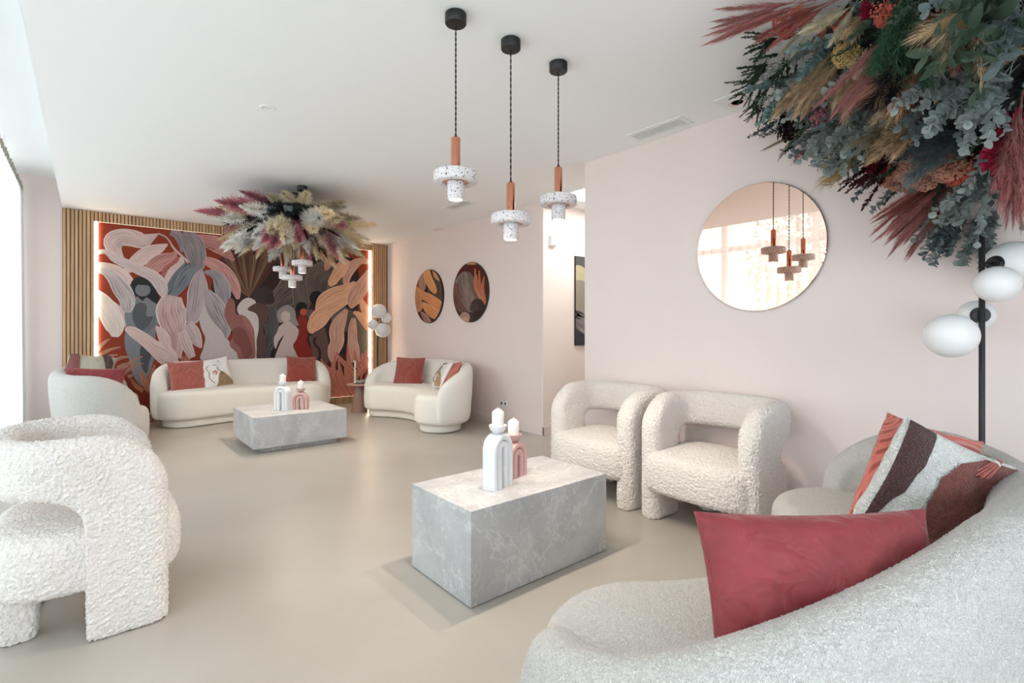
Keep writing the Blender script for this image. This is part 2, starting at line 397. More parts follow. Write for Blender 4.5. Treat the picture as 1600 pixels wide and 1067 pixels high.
# ================================================================== the room
struct('floor', box(XW, 7, YR, YB, -.1, 0), 'floor_cement')
struct('ceiling', join(box(XL, 7, YR, YB, H, H + .5), box(XW - .15, XL, YR, YB, ZP, ZP + .15)), 'ceiling_white')
struct('wall_mural', box(XW - .15, 7, YB, YB + .15, -.1, ZP + .1), 'wall_pink')
struct('wall_mirror', box(XM, XM + .25, YR, YC0, 0, H), 'wall_pink')
struct('wall_right', box(XO, XO + .2, YC1 + .012, YB, 0, H), 'wall_pink')
struct('wall_corridor_corner', box(XO, XO + .2, YC1, YC1 + .012, 0, H), 'wall_cream')
struct('wall_corridor', box(XO + .2, 7, YC1, YC1 + .2, 0, H), 'wall_cream')
struct('wall_corridor_end', box(6.8, 7, YC0 - .3, YC1, 0, H), 'wall_pink')
struct('wall_corridor_near', box(XM + .2, 7, YC0 - .25, YC0 - .001, 0, H), 'wall_pink')
struct('wall_rear', join(box(XW - .15, -.5, YR - .15, YR, -.1, ZP + .1), box(1.7, 7, YR - .15, YR, -.1, ZP + .1), box(-.5, 1.7, YR - .15, YR, -.1, .15), box(-.5, 1.7, YR - .15, YR, 2.45, ZP + .1)), 'wall_pink')  # opening left for the added rear windows
struct('wall_window', join(box(XW - .15, XW, YR, YB, -.1, .06), box(XW - .15, XW, YR, YB, 2.96, ZP + .1), box(XW - .15, XW, 7.85, YB, .06, 2.96)), 'white_paint')
bh, bt = .10, .014
struct('baseboard_right', box(XO - bt, XO, YC1 - bt, YB, 0, bh, .003), 'trim_pink')
struct('baseboard_corridor', box(XO - bt, 6.8, YC1 - bt, YC1, 0, bh, .003), 'trim_pink')
struct('baseboard_mirror', box(XM - bt, XM, YR, YC0, 0, bh, .003), 'trim_pink')
struct('baseboard_mural', box(XW, XL, YB - bt, YB, 0, bh, .003), 'trim_pink')

# windows along the left: frame, transom, panes
wn = 8; wl = (7.85 - YR) / wn
for i in range(wn):
    y0, y1 = YR + i * wl, YR + (i + 1) * wl; x0, x1 = XW - .10, XW - .03
    t_ = .035
    fr = join(box(x0, x1, y0, y0 + t_, .06, 2.96), box(x0, x1, y1 - t_, y1, .06, 2.96), box(x0, x1, y0 + t_, y1 - t_, .06, .06 + t_),
              box(x0, x1, y0 + t_, y1 - t_, 2.96 - t_, 2.96), box(x0, x1, y0 + t_, y1 - t_, 2.43, 2.50))
    w_ = struct('window_%d' % (i + 1), fr, 'frame_alu')
    obj('pane', box(XW - .068, XW - .062, y0 + t_, y1 - t_, .06 + t_, 2.43), 'window_pane', w_, smooth=False)
    obj('pane', box(XW - .068, XW - .062, y0 + t_, y1 - t_, 2.50, 2.96 - t_), 'window_pane', w_, smooth=False)
for i in range(2):  # unseen rear windows, added so daylight reaches the foreground sofa
    x0 = -.5 + i * 2.2 / 2; x1 = x0 + 2.2 / 2; y0, y1, t_ = YR - .12, YR - .05, .04
    w_ = struct('window_%d' % (wn + 1 + i), join(box(x0, x0 + t_, y0, y1, .15, 2.45), box(x1 - t_, x1, y0, y1, .15, 2.45), box(x0 + t_, x1 - t_, y0, y1, .15, .15 + t_), box(x0 + t_, x1 - t_, y0, y1, 2.45 - t_, 2.45)), 'frame_alu')
    obj('pane', box(x0 + t_, x1 - t_, YR - .088, YR - .082, .15 + t_, 2.45 - t_), 'window_pane', w_, smooth=False)
g_ = struct('ground_terrace', join(box(-14, XW - .16, -12, 18, -.3, -.12), box(XW - .16, 9, -12, YR - .16, -.3, -.12)), 'terrace', label='pale paved terrace outside the windows')
for k, (x, y, hh) in enumerate(((-5.5, 2.6, 4.4), (-7.5, 5.4, 4.9))):
    t = thing('garden_tree', ('leafy tree outside, seen through the curtain in the round mirror, leftmost',
                              'tall leafy tree outside, in the middle of the mirrored window')[k], 'tree', (x, y, -.12), 0, 'trees outside the windows')
    obj('trunk', tube([(0, 0, 0), (.05, .02, hh * .3), (0, .05, hh * .6)], [.12, .09, .06], 8), 'tree_bark', t)
    V, Fc = [], []
    for q in range(900):
        d = Vector((random.gauss(0, 1), random.gauss(0, 1), random.gauss(0, 1))).normalized() * random.uniform(.3, 1) ** .5
        c = Vector((d.x * 1.2, d.y * 1.2, hh * .62 + d.z * hh * .36))
        a = Vector((random.gauss(0, 1), random.gauss(0, 1), random.gauss(0, 1))).normalized(); b_ = a.orthogonal().normalized()
        s = random.uniform(.06, .13); o = len(V)
        V += [c - a * s, c + b_ * s * .5, c + a * s, c - b_ * s * .5]; Fc.append([o, o + 1, o + 2, o + 3])
    fo = obj('foliage', (V, Fc), 'tree_green', t, smooth=False); fo['kind'] = 'stuff'

# sheer curtains
def curtain(y0, y1, label):
    t = thing('sheer_curtain', label, 'curtain', (-.60, (y0 + y1) / 2, 0), 0, 'sheer curtains along the windows')
    zs = [.012, .3, .8, 1.3, 1.8, 2.2, 2.5, 2.65, 2.75, 2.81]
    n = int((y1 - y0) / .011); c = (y0 + y1) / 2
    rnd = [random.uniform(-.6, .6) for _ in range(400)]
    def fold(y, z):
        u = y / .135; k = int(math.floor(u)) % 400; f = u - math.floor(u)
        ph = rnd[k] * (1 - f) + rnd[(k + 1) % 400] * f
        g = 1 - z / 2.9
        return (.028 + .022 * g) * math.sin(2 * pi * u + ph * 2.2) + .012 * math.sin(2 * pi * y / .5 + ph) * g
    RR = [[Vector((fold(y0 + (y1 - y0) * i / n, z), y0 + (y1 - y0) * i / n - c, z)) for i in range(n + 1)] for z in zs]
    obj('cloth', rings(RR, close_u=False), 'sheer_linen', t)
    RR = []
    for z in (2.80, 2.84, 2.88, 2.895):
        RR.append([Vector((fold(y0 + (y1 - y0) * i / n, 2.81) * .8 + .008 * math.sin((y0 + (y1 - y0) * i / n) * 2 * pi / .045), y0 + (y1 - y0) * i / n - c, z)) for i in range(n + 1)])
    obj('header_tape', rings(RR, close_u=False), 'curtain_tape', t)
    obj('track', box(-.012, .012, y0 - c, y1 - c, 2.895, 2.915), 'white_paint', t, smooth=False)
    for i in range(int((y1 - y0) / .9)): obj('ceiling_clip', box(-.01, .01, y0 - c + .3 + .9 * i, y0 - c + .32 + .9 * i, 2.914, ZP), 'white_paint', t, smooth=False)
curtain(1.9, 8.12, 'sheer pale curtain hanging by the pink wall left of the wood slats')
curtain(YR + .03, 1.89, 'sheer pale curtain nearest the photographer, beyond the left edge')
# ================================================================== slat frame, mural, light strips
MX0, MX1, MZ0, MZ1 = .06, 3.72, .112, 2.575
trim = struct('trim_1', join(box(XL, MX0, YB - .022, YB, 0, H), box(MX1, XO, YB - .022, YB, 0, H), box(MX0, MX1, YB - .022, YB, MZ1, H), box(MX0, MX1, YB - .022, YB, 0, MZ0)),
              'oak_dark', label='backing boards of the wood slat frame around the mural')
pitch = .0375; sw = .029
def slatmesh(h):
    return mesh_from('slat', *box(-sw / 2, sw / 2, -.022, 0, 0, h, .002), smooth=False)
m_tall, m_top, m_bot = slatmesh(H - .002), slatmesh(H - MZ1 - .002), slatmesh(MZ0)
for q in (m_tall, m_top, m_bot): q.materials.append(MATS['oak'])
x = XL + pitch / 2
while x < XO - .01:
    if x < MX0 or x > MX1:
        put('slat', m_tall, None, trim, (x, YB - .022, 0))
    else:
        put('slat', m_top, None, trim, (x, YB - .022, MZ1)); put('slat', m_bot, None, trim, (x, YB - .022, 0))
    x += pitch
YP = YB - .004
lw = .036
for nm, bx in (('left', (MX0, MX0 + lw, MZ0, MZ1)), ('right', (MX1 - lw, MX1, MZ0, MZ1))):
    tag(obj('light_strip', box(bx[0], bx[1], YP - .018, YP - .010, bx[2], bx[3]), 'led', smooth=False),
        'warm white glowing strip up the %s edge of the mural' % nm, 'light strip', 'light strips around the mural')
for nm, z0, z1 in (('top', MZ1 - .003, MZ1 - .0005), ('bottom', MZ0 + .0005, MZ0 + .003)):
    tag(obj('light_strip', box(MX0 + lw, MX1 - lw, YP - .03, YP - .02, z0, z1), 'led_dim', smooth=False),
        'warm white glowing strip along the %s edge of the mural' % nm, 'light strip', 'light strips around the mural')

# ---- painting: shapes measured off the picture, laid on the wall plane
SN, CS = math.sin(YAW), math.cos(YAW)
def on_wall_y(px, py, Y):
    a = (px - CX) / F_PX; dx, dy = SN + CS * a, CS - SN * a
    return Vector((dx / dy * Y, CAM_H - (py - HY) / F_PX * Y / dy))
def on_wall_x(px, py, X):
    a = (px - CX) / F_PX; dx, dy = SN + CS * a, CS - SN * a
    return Vector((dy / dx * X, CAM_H - (py - HY) / F_PX * X / dx))
class Paint:
    def __init__(s): s.V, s.F, s.C, s.lay = [], [], [], 0.0
    def ribbon(s, P, ca, cb, n=3.0, edge=True, nc=30, seed=0):
        """petal: centre line with half widths, painted with wavering long strokes"""
        Q = cat([Vector((p[0], p[1], p[2])) for p in P], 7)
        s.lay += .00016; o = len(s.V); cb = [ca[j] + (cb[j] - ca[j]) * .85 for j in range(3)]; ca, cb = L(*ca), L(*cb); ro = random.uniform(0, 9); n *= 1.5
        for i, q in enumerate(Q):
            a, b_ = Q[max(0, i - 1)], Q[min(len(Q) - 1, i + 1)]
            t = Vector((b_.x - a.x, b_.y - a.y)); t.normalize(); nrm = Vector((-t.y, t.x))
            for k in range(nc + 1):
                v = -1 + 2 * k / nc; w = max(q.z, .3)
                e = 1.0
                s.V.append((q.x + nrm.x * w * v * e, q.y + nrm.y * w * v * e, s.lay))
                wob = noise.noise(Vector((i * .09, v * 1.2, ro))) * .9
                f = .5 + .5 * math.sin(2 * pi * (n * v * .5 + wob) + ro)
                am = .5 + .9 * noise.noise(Vector((i * .12, v * 3.1, ro + 4)))
                f = f * max(.1, min(.8, am)) + .3 * (v * .5 + .5)
                if edge and abs(v) > .93: f = -.25
                s.C.append([max(0, ca[j] + (cb[j] - ca[j]) * f) for j in range(3)] + [1])
        for i in range(len(Q) - 1):
            for k in range(nc):
                x_ = o + i * (nc + 1) + k; s.F.append([x_, x_ + 1, x_ + nc + 2, x_ + nc + 1])
    def blob(s, P, col, dark=None):
        Q = cat([Vector((p[0], p[1], 0)) for p in P], 5, True); s.lay += .00016
        from mathutils.geometry import tessellate_polygon
        c = L(*col); o = len(s.V)
        for q in Q: s.V.append((q.x, q.y, s.lay)); s.C.append([c[0] * .8, c[1] * .8, c[2] * .8, 1])
        for tri in tessellate_polygon([Q]): s.F.append([o + i for i in tri])
    def stroke(s, a, b_, w, ca, cb):
        mx_, my_ = (a[0] + b_[0]) / 2 + (b_[1] - a[1]) * .08, (a[1] + b_[1]) / 2 - (b_[0] - a[0]) * .08
        s.ribbon([(a[0], a[1], w), (mx_, my_, w), (b_[0], b_[1], w * .35)], ca, cb, 1.5, True, 8)
    def disc(s, x, y, r, col, ry=None):
        s.blob([(x + r * math.cos(a * pi / 5), y + (ry or r) * math.sin(a * pi / 5)) for a in range(10)], col)
    def make(s, name, fn, parent, loc=(0, 0, 0)):
        me = mesh_from(name, [fn(*v) for v in s.V], s.F, False)
        ca = me.color_attributes.new('paint', 'FLOAT_COLOR', 'POINT')
        ca.data.foreach_set('color', [c for q in s.C for c in q])
        return put(name, me, 'painted', parent, loc)
P = Paint()
TS = 7.62
def T(ox, oy):
    def g(pts): return [(ox + p[0] / TS, oy + p[1] / TS) + ((p[2] / TS,) if len(p) > 2 else ()) for p in pts]
    return g
A, B, C_, D, E_, G = T(145, 340), T(145, 470), T(285, 350), T(285, 460), T(430, 400), T(430, 490)
RUST, DARK = (150, 64, 44), (62, 50, 48)
P.blob([(140, 335), (250, 335), (420, 345), (590, 350), (600, 500), (590, 640), (400, 645), (140, 650), (135, 500)], RUST)
P.blob([(352, 395), (400, 372), (470, 370), (530, 385), (560, 425), (560, 500), (572, 560), (560, 585), (500, 575), (420, 570), (380, 540), (345, 500), (330, 450)], DARK)
P.blob([(490, 560), (530, 555), (585, 550), (590, 640), (500, 640)], (92, 48, 42))
for i in range(15):                                                     # dark fan behind the figures
    a = -1.25 + 2.15 * i / 14
    P.ribbon([(390, 464, 1), (390 + 24 * math.sin(a), 464 - 36 * math.cos(a * .8), 4), (390 + 52 * math.sin(a), 464 - 82 * math.cos(a * .75), 7)],
             [(112, 84, 68), (140, 108, 82), (96, 58, 50)][i % 3], [(52, 44, 44), (58, 42, 38), (44, 38, 40)][i % 3], 2)
DK = ((112, 98, 92), (50, 44, 44))
P.ribbon(E_([(-60, 640, 70), (60, 520, 130), (180, 400, 160), (250, 230, 160), (260, 60, 150)]), *DK, 6)
P.ribbon(E_([(300, 640, 80), (330, 450, 130), (350, 280, 140), (360, 120, 130)]), *DK, 6)
P.ribbon(E_([(500, 560, 100), (500, 380, 130), (520, 250, 150), (620, 160, 120), (720, 90, 60)]), *DK, 7)
P.ribbon(E_([(760, 560, 110), (740, 400, 120), (760, 260, 110)]), *DK, 5)
P.ribbon(E_([(840, 900, 120), (800, 740, 130), (860, 620, 110)]), *DK, 6)
P.ribbon(G([(1000, 20, 70), (1050, 200, 95), (1050, 380, 90), (1050, 520, 80)]), (132, 118, 102), (78, 68, 62), 5)
PALE, PALE2, ROSE, GREY = ((206, 184, 178), (158, 138, 134)), ((214, 190, 183), (180, 152, 147)), ((196, 144, 138), (140, 88, 84)), ((152, 142, 144), (96, 88, 92))
P.disc(A([(300, 315)])[0][0], A([(300, 315)])[0][1], 8, (196, 174, 168))
P.ribbon(A([(350, 500, 30), (275, 400, 75), (235, 290, 110), (330, 235, 100), (470, 245, 100), (600, 275, 88), (700, 235, 45), (775, 195, 8)]), *PALE, 4)
P.disc(A([(318, 322)])[0][0], A([(318, 322)])[0][1], 5.5, (196, 174, 168))
P.ribbon(A([(775, 190, 7), (850, 220, 8), (905, 270, 9), (960, 360, 12), (1050, 450, 14), (1143, 535, 16)]), (200, 178, 172), (150, 128, 124), 1)
P.ribbon(A([(890, 318, 10), (790, 370, 58), (650, 430, 88), (520, 525, 85), (430, 605, 55), (355, 650, 15)]), *PALE2, 4)
P.ribbon(A([(985, 405, 15), (940, 470, 60), (800, 530, 90), (690, 620, 85), (650, 700, 40)]), *ROSE, 4)
P.ribbon(A([(1020, 470, 15), (960, 560, 40), (880, 620, 50), (830, 700, 25)]), (176, 110, 104), (140, 74, 68), 2)
P.ribbon(A([(1050, 470, 15), (1045, 560, 48), (960, 660, 68), (890, 760, 50), (850, 835, 12)]), *PALE2, 3)
P.ribbon(A([(1150, 560, 60), (1040, 710, 90), (950, 850, 85), (860, 980, 60), (800, 1060, 20)]), (128, 130, 136), (58, 60, 66), 4)
P.ribbon(A([(15, 560, 30), (150, 565, 30), (300, 630, 55), (420, 730, 50), (490, 800, 15)]), (218, 194, 186), (190, 162, 154), 3)
P.ribbon(A([(150, 960, 20), (250, 1070, 60), (330, 1180, 70), (400, 1290, 40)]), (216, 190, 182), (184, 152, 146), 3)
# grey standing figure, far left
P.blob(B([(500, -30), (600, -70), (720, -35), (795, 40), (802, 200), (770, 300), (742, 420), (765, 560), (710, 760), (660, 900), (600, 1010), (540, 980), (470, 860), (430, 700), (385, 560), (380, 420), (400, 320), (378, 200), (390, 100), (450, 40)]), (136, 139, 143))
P.blob(B([(470, 190), (500, 60), (570, 20), (640, 60), (640, 180), (720, 190), (660, 300), (580, 365), (520, 310)]), (96, 98, 102))
P.blob(B([(580, 530), (660, 540), (705, 600), (670, 740), (640, 860), (580, 780), (560, 640)]), (86, 88, 93))
P.blob(B([(590, 360), (700, 260), (745, 130), (765, 190), (735, 300), (640, 385)]), (120, 123, 127))
P.blob(A([(450, 830), (480, 740), (600, 690), (720, 740), (765, 850), (795, 1030), (715, 1000), (640, 950), (590, 990), (520, 930), (480, 965)]), (52, 52, 54))
P.disc(145 + 595 / TS, 340 + 860 / TS, 92 / TS, (128, 131, 135), 78 / TS)
P.blob(A([(500, 790), (560, 760), (650, 770), (700, 850), (660, 810), (560, 800)]), (52, 52, 54))
P.ribbon(A([(20, 425, 28), (150, 405, 28), (260, 480, 50), (400, 550, 55), (560, 625, 60), (700, 690, 68), (800, 790, 78), (835, 890, 58), (850, 950, 18)]), (206, 188, 184), (168, 150, 147), 4)
P.ribbon(A([(15, 625, 30), (130, 635, 45), (230, 705, 72), (330, 830, 105), (405, 960, 98), (410, 1070, 80), (410, 1130, 35)]), (192, 180, 178), (138, 126, 124), 4)
P.ribbon(A([(0, 880, 50), (110, 1000, 100), (200, 1150, 125), (265, 1310, 110), (265, 1420, 40)]), (220, 206, 196), (182, 166, 160), 5)
P.ribbon(B([(960, -60, 100), (930, 100, 180), (960, 280, 160), (1000, 450, 95), (985, 680, 62)]), (206, 182, 178), (138, 86, 78), 6)
P.ribbon(B([(385, 330, 20), (470, 365, 60), (600, 450, 72), (720, 545, 85), (850, 635, 115), (950, 725, 90), (1020, 765, 25)]), *PALE2, 4)
P.ribbon(B([(755, 305, 15), (825, 400, 60), (870, 500, 58), (905, 580, 15)]), *PALE2, 3)
for a, b_ in (((30, 690), (330, 550)), ((100, 720), (300, 640)), ((60, 590), (205, 450)), ((330, 850), (590, 660)), ((365, 875), (600, 740)), ((290, 800), (480, 750)), ((250, 720), (440, 665)), ((420, 910), (480, 885))):
    (a, b_) = B([a, b_]); P.stroke(a, b_, 2.6, (178, 132, 112), (118, 80, 66))
for a, b_ in (((670, 1080), (575, 820)), ((700, 1040), (740, 760)), ((690, 1060), (640, 880)), ((600, 1070), (450, 930)), ((860, 800), (815, 755)), ((880, 790), (890, 745)), ((920, 790), (955, 740)), ((760, 960), (790, 800)), ((1100, 760), (1060, 650)), ((1140, 720), (1110, 640))):
    (a, b_) = B([a, b_]); P.stroke(a, b_, 3.4, (186, 124, 98), (140, 82, 64))
P.ribbon(C_([(-140, 90, 40), (-60, 130, 50), (0, 220, 55), (20, 330, 40)]), *GREY, 3)
P.ribbon(C_([(110, 150, 30), (280, 200, 70), (420, 250, 95), (520, 340, 60), (615, 435, 15)]), *ROSE, 4)
P.ribbon(C_([(20, 90, 60), (110, 220, 120), (160, 350, 125), (190, 480, 85), (165, 605, 20)]), *GREY, 5)
P.ribbon(C_([(150, 480, 30), (60, 600, 80), (-20, 720, 70), (-100, 840, 40)]), (128, 134, 140), (66, 72, 78), 4)
P.ribbon(C_([(260, 430, 45), (380, 480, 68), (500, 575, 80), (590, 690, 75), (640, 790, 55), (662, 895, 20)]), (208, 160, 152), (150, 100, 98), 4)
P.ribbon(C_([(260, 570, 15), (400, 610, 60), (470, 740, 95), (490, 890, 80), (505, 1030, 20)]), (166, 158, 160), (104, 97, 102), 4)
P.blob(D([(200, 260), (270, 150), (380, 300), (480, 440), (540, 540), (690, 770), (240, 790), (248, 640), (270, 520), (222, 400)]), (212, 200, 196))
P.ribbon(C_([(225, 540, 15), (200, 660, 85), (185, 820, 125), (160, 960, 110), (110, 1140, 80), (100, 1200, 20)]), (186, 170, 170), (128, 114, 117), 5)
P.ribbon(D([(290, -40, 40), (370, 120, 115), (450, 280, 105), (520, 420, 62), (520, 525, 15)]), (182, 172, 172), (94, 87, 92), 5)
P.ribbon(D([(60, 350, 60), (120, 450, 85), (180, 560, 60), (222, 635, 12)]), (204, 184, 180), (152, 130, 128), 4)
P.ribbon(D([(-10, 440, 50), (50, 600, 65), (120, 750, 40)]), (208, 186, 180), (166, 140, 136), 3)
P.blob(D([(650, 190), (700, 80), (790, 38), (875, 95), (800, 180), (890, 240), (908, 400), (882, 560), (885, 770), (820, 770), (850, 600), (820, 450), (740, 330)]), (222, 211, 204))
P.ribbon(D([(1040, 150, 70), (1060, 350, 85), (1060, 500, 75), (1000, 650, 60), (1000, 770, 40)]), (92, 90, 92), (38, 38, 42), 4)
P.blob(D([(775, 180), (850, 115), (940, 95), (1025, 170), (1010, 280), (960, 420), (990, 550), (960, 770), (885, 770), (890, 560), (912, 400), (885, 240)]), (104, 78, 74))
P.disc(285 + 965 / TS, 460 + 10 / TS, 118 / TS, (72, 62, 60), 100 / TS)
P.disc(285 + 1040 / TS, 460 + 60 / TS, 60 / TS, (66, 58, 58))
P.blob(D([(500, 240), (520, 120), (560, 45), (620, 85), (640, 230), (720, 250), (835, 380), (862, 560), (852, 770), (680, 770), (640, 690), (560, 600), (600, 480), (560, 380)]), (164, 108, 100))
P.blob(D([(600, 420), (720, 400), (800, 540), (830, 700), (740, 760), (690, 640), (610, 560)]), (142, 88, 82))
P.blob(D([(715, 250), (790, 300), (840, 420), (850, 560), (820, 470), (730, 340)]), (176, 122, 114))
# right hand group
P.disc(430 + 490 / TS, 400 + 500 / TS, 85 / TS, (44, 40, 42)); P.disc(430 + 310 / TS, 400 + 610 / TS, 65 / TS, (42, 42, 46))
P.blob(G([(400, 280), (470, 230), (560, 110), (625, 330), (630, 580), (440, 560), (430, 420)]), (114, 88, 82))
P.blob(G([(450, 300), (490, 280), (480, 350), (540, 430), (540, 560), (510, 560), (510, 440), (455, 370)]), (62, 46, 44))
P.blob(G([(270, 60), (300, 20), (370, 40), (390, 200), (380, 330), (430, 430), (425, 560), (270, 560), (212, 400), (250, 300), (275, 200)]), (152, 52, 44))
P.disc(430 + 335 / TS, 400 + 665 / TS, 42 / TS, (204, 96, 70)); P.disc(430 + 420 / TS, 400 + 690 / TS, 55 / TS, (120, 92, 88))
P.blob(G([(50, 150), (150, 85), (230, 140), (278, 200), (255, 300), (212, 380), (250, 480), (268, 560), (10, 560), (25, 430), (100, 260), (40, 330), (0, 420), (-20, 300), (20, 220)]), (216, 196, 188))
P.blob(E_([(20, 680), (60, 620), (150, 583), (230, 640), (248, 740), (278, 820), (230, 832), (170, 780), (100, 790), (40, 785)]), (164, 154, 152))
P.disc(430 + 122 / TS, 400 + 722 / TS, 58 / TS, (218, 198, 188), 66 / TS)
PC, PB = ((230, 180, 146), (194, 138, 108)), ((214, 168, 148), (170, 126, 110))
P.ribbon(E_([(1110, 75, 28), (1010, 60, 40), (910, 130, 62), (855, 230, 52), (840, 315, 38), (836, 355, 12)]), *PB, 3)
P.ribbon(E_([(850, 40, 50), (775, 160, 72), (715, 250, 60), (670, 320, 48), (658, 362, 12)]), *PC, 3)
P.ribbon(E_([(640, 40, 50), (615, 125, 40), (592, 168, 10)]), (200, 150, 134), (160, 108, 96), 2)
P.ribbon(E_([(950, 310, 20), (850, 400, 68), (700, 455, 82), (590, 535, 92), (525, 620, 55), (488, 690, 10)]), *PC, 4)
P.ribbon(E_([(880, 510, 40), (740, 580, 62), (620, 650, 82), (520, 745, 105), (445, 850, 72), (425, 922, 20)]), *PC, 4)
P.ribbon(E_([(1130, 180, 40), (1060, 320, 78), (970, 445, 98), (920, 545, 75), (905, 625, 12)]), *PB, 4)
P.ribbon(E_([(1015, 505, 20), (1060, 620, 48), (1120, 750, 30)]), *PC, 2)
P.ribbon(G([(850, -50, 20), (775, 80, 72), (730, 200, 88), (735, 330, 82), (692, 450, 72), (690, 570, 35), (690, 590, 8)]), *PB, 4)
P.ribbon(G([(930, 55, 25), (920, 180, 52), (918, 300, 56), (930, 430, 72), (950, 580, 60)]), *PB, 3)
P.ribbon(G([(930, -20, 15), (1000, 20, 40), (1070, 100, 50), (1110, 190, 30)]), *PC, 3)
for a, b_ in (((760, 985), (490, 590)), ((780, 995), (545, 535)), ((820, 985), (615, 670)), ((860, 985), (740, 670)), ((905, 965), (750, 540)), ((945, 965), (830, 560)), ((700, 820), (730, 470)), ((960, 900), (850, 600)),
              ((965, 780), (860, 375)), ((1000, 720), (720, 460)), ((1040, 710), (940, 440)), ((1060, 660), (1040, 470)), ((1085, 650), (1080, 445)), ((1000, 750), (1115, 610)), ((640, 970), (800, 990)), ((700, 960), (500, 640)),
              ((720, 720), (560, 570)), ((900, 940), (1010, 700)), ((1040, 980), (1100, 720)), ((650, 900), (560, 640)), ((840, 980), (700, 620)), ((960, 990), (900, 700)), ((1080, 980), (1020, 740))):
    (a, b_) = G([a, b_]); P.stroke(a, b_, 3.6, (206, 136, 116), (142, 80, 68))
def clampm(p): return Vector((min(max(p.x, MX0 + .001), MX1 - .001), min(max(p.y, MZ0 + .001), MZ1 - .001)))
mural = thing('wall_mural_panel', 'large painted wall panel of pink and grey petals around standing figures', 'mural', (0, 0, 0))
obj('panel', box(MX0, MX1, YP, YB - .001, MZ0, MZ1), 'oak_dark', mural, smooth=False)
def mfn(px, py, lay):
    q = clampm(on_wall_y(px, py, YP)); return (q.x, YP - .0005 - lay * .5, q.y)
P.make('painting', mfn, mural)

# ================================================================== round pictures, mirror, corridor picture
def round_picture(yc, zc, r, label, fill):
    t = thing('round_picture', label, 'picture', (XO, yc, zc), 0, 'round pictures on the pink wall')
    M = Matrix.Rotation(-pi / 2, 4, 'Y')
    obj('board', xf(lathe([(r, 0), (r, .028), (r - .006, .032), (0, .032)], 64), M), 'dark_edge', t)
    p = Paint(); fill(p)
    def fn(px, py, lay):
        q = on_wall_x(px, py, XO - .032); v = Vector((q.x - yc, q.y - zc))
        if v.length > r - .008: v = v.normalized() * (r - .008)
        return (-.0325 - lay * .5, v.x, v.y)
    p.make('painting', fn, t)
KO = T(640, 400)
def K(pts): return [(640 + p[0] / 8.893, 400 + p[1] / 8.893) + ((p[2] / 8.893,) if len(p) > 2 else ()) for p in pts]
def fill1(p):
    p.blob(K([(60, 180), (270, 150), (500, 200), (500, 560), (480, 940), (270, 960), (60, 940), (40, 560)]), (62, 46, 40))
    p.ribbon(K([(440, 150, 60), (400, 330, 90), (360, 500, 100), (380, 640, 90)]), (98, 78, 66), (48, 36, 32), 5)
    p.ribbon(K([(110, 330, 30), (100, 420, 40), (120, 470, 20)]), (150, 62, 36), (120, 44, 28), 1)
    p.ribbon(K([(150, 250, 40), (175, 350, 48), (180, 440, 42), (182, 498, 12)]), (178, 134, 116), (134, 96, 84), 3)
    p.ribbon(K([(230, 180, 45), (260, 310, 55), (310, 420, 52), (345, 490, 36), (345, 526, 10)]), (226, 160, 104), (186, 120, 76), 3)
    p.ribbon(K([(330, 200, 15), (370, 270, 36), (420, 345, 12)]), (214, 158, 118), (180, 122, 92), 2)
    p.ribbon(K([(90, 440, 25), (160, 530, 50), (280, 590, 62), (400, 680, 62), (460, 780, 40)]), (222, 152, 100), (176, 108, 68), 4)
    p.ribbon(K([(100, 500, 30), (110, 620, 60), (130, 720, 50), (130, 780, 12)]), (198, 136, 100), (150, 96, 68), 3)
    p.ribbon(K([(180, 650, 20), (250, 720, 60), (330, 790, 70), (400, 850, 50)]), (226, 156, 102), (180, 112, 72), 4)
    p.ribbon(K([(160, 780, 15), (220, 850, 40), (270, 940, 40)]), (180, 134, 118), (110, 76, 66), 3)
def fill2(p):
    p.blob(K([(600, 90), (850, 60), (1100, 120), (1120, 500), (1080, 930), (830, 960), (590, 900), (580, 500)]), (96, 38, 30))
    p.ribbon(K([(860, 85, 8), (860, 100, 90), (860, 118, 60)]), (206, 160, 104), (170, 124, 76), 1)
    p.blob(K([(590, 400), (760, 200), (850, 280), (900, 600), (1040, 600), (1080, 760), (1000, 900), (850, 950), (640, 850)]), (74, 56, 52))
    p.ribbon(K([(760, 215, 20), (760, 340, 120), (790, 500, 150), (850, 660, 110), (850, 780, 40)]), (150, 128, 120), (66, 50, 48), 6)
    p.ribbon(K([(640, 380, 40), (650, 520, 60), (690, 680, 60), (780, 780, 40)]), (128, 88, 78), (62, 42, 40), 4)
    p.ribbon(K([(820, 220, 15), (870, 360, 50), (920, 500, 55), (950, 620, 25)]), (130, 108, 102), (70, 54, 52), 4)
    for a, b_ in (((1040, 680), (910, 170)), ((1010, 600), (890, 330)), ((1060, 650), (970, 200)), ((1000, 560), (930, 260)), ((1040, 600), (1040, 280))):
        (a, b_) = K([a, b_]); p.stroke(a, b_, 2.4, (196, 122, 90), (138, 70, 52))
    p.disc(*K([(945, 680)])[0], 10, (70, 56, 54)); p.disc(*K([(900, 720)])[0], 7, (82, 66, 62)); p.disc(*K([(960, 840)])[0], 9, (64, 44, 42))
    p.disc(*K([(770, 850)])[0], 8, (190, 150, 136)); p.disc(*K([(775, 900)])[0], 6, (214, 172, 148))
round_picture(6.755, 1.731, .41, 'round dark picture with orange petals, nearer the glowing mural', fill1)
round_picture(5.66, 1.731, .41, 'round picture with grey striped fan on rust red, farther from the mural', fill2)

mir = thing('round_mirror', 'large round bronze tinted mirror on the pink wall', 'mirror', (XM, 1.517, 1.765))
MR = Matrix.Rotation(-pi / 2, 4, 'Y')
obj('back_board', xf(lathe([(.40, 0), (.40, .012), (0, .012)], 64), MR), 'dark_edge', mir)
obj('glass', xf(lathe([(.417, .012), (.419, .013), (.419, .017), (.416, .019), (0, .019)], 96), MR), 'mirror_glass', mir, smooth=False)

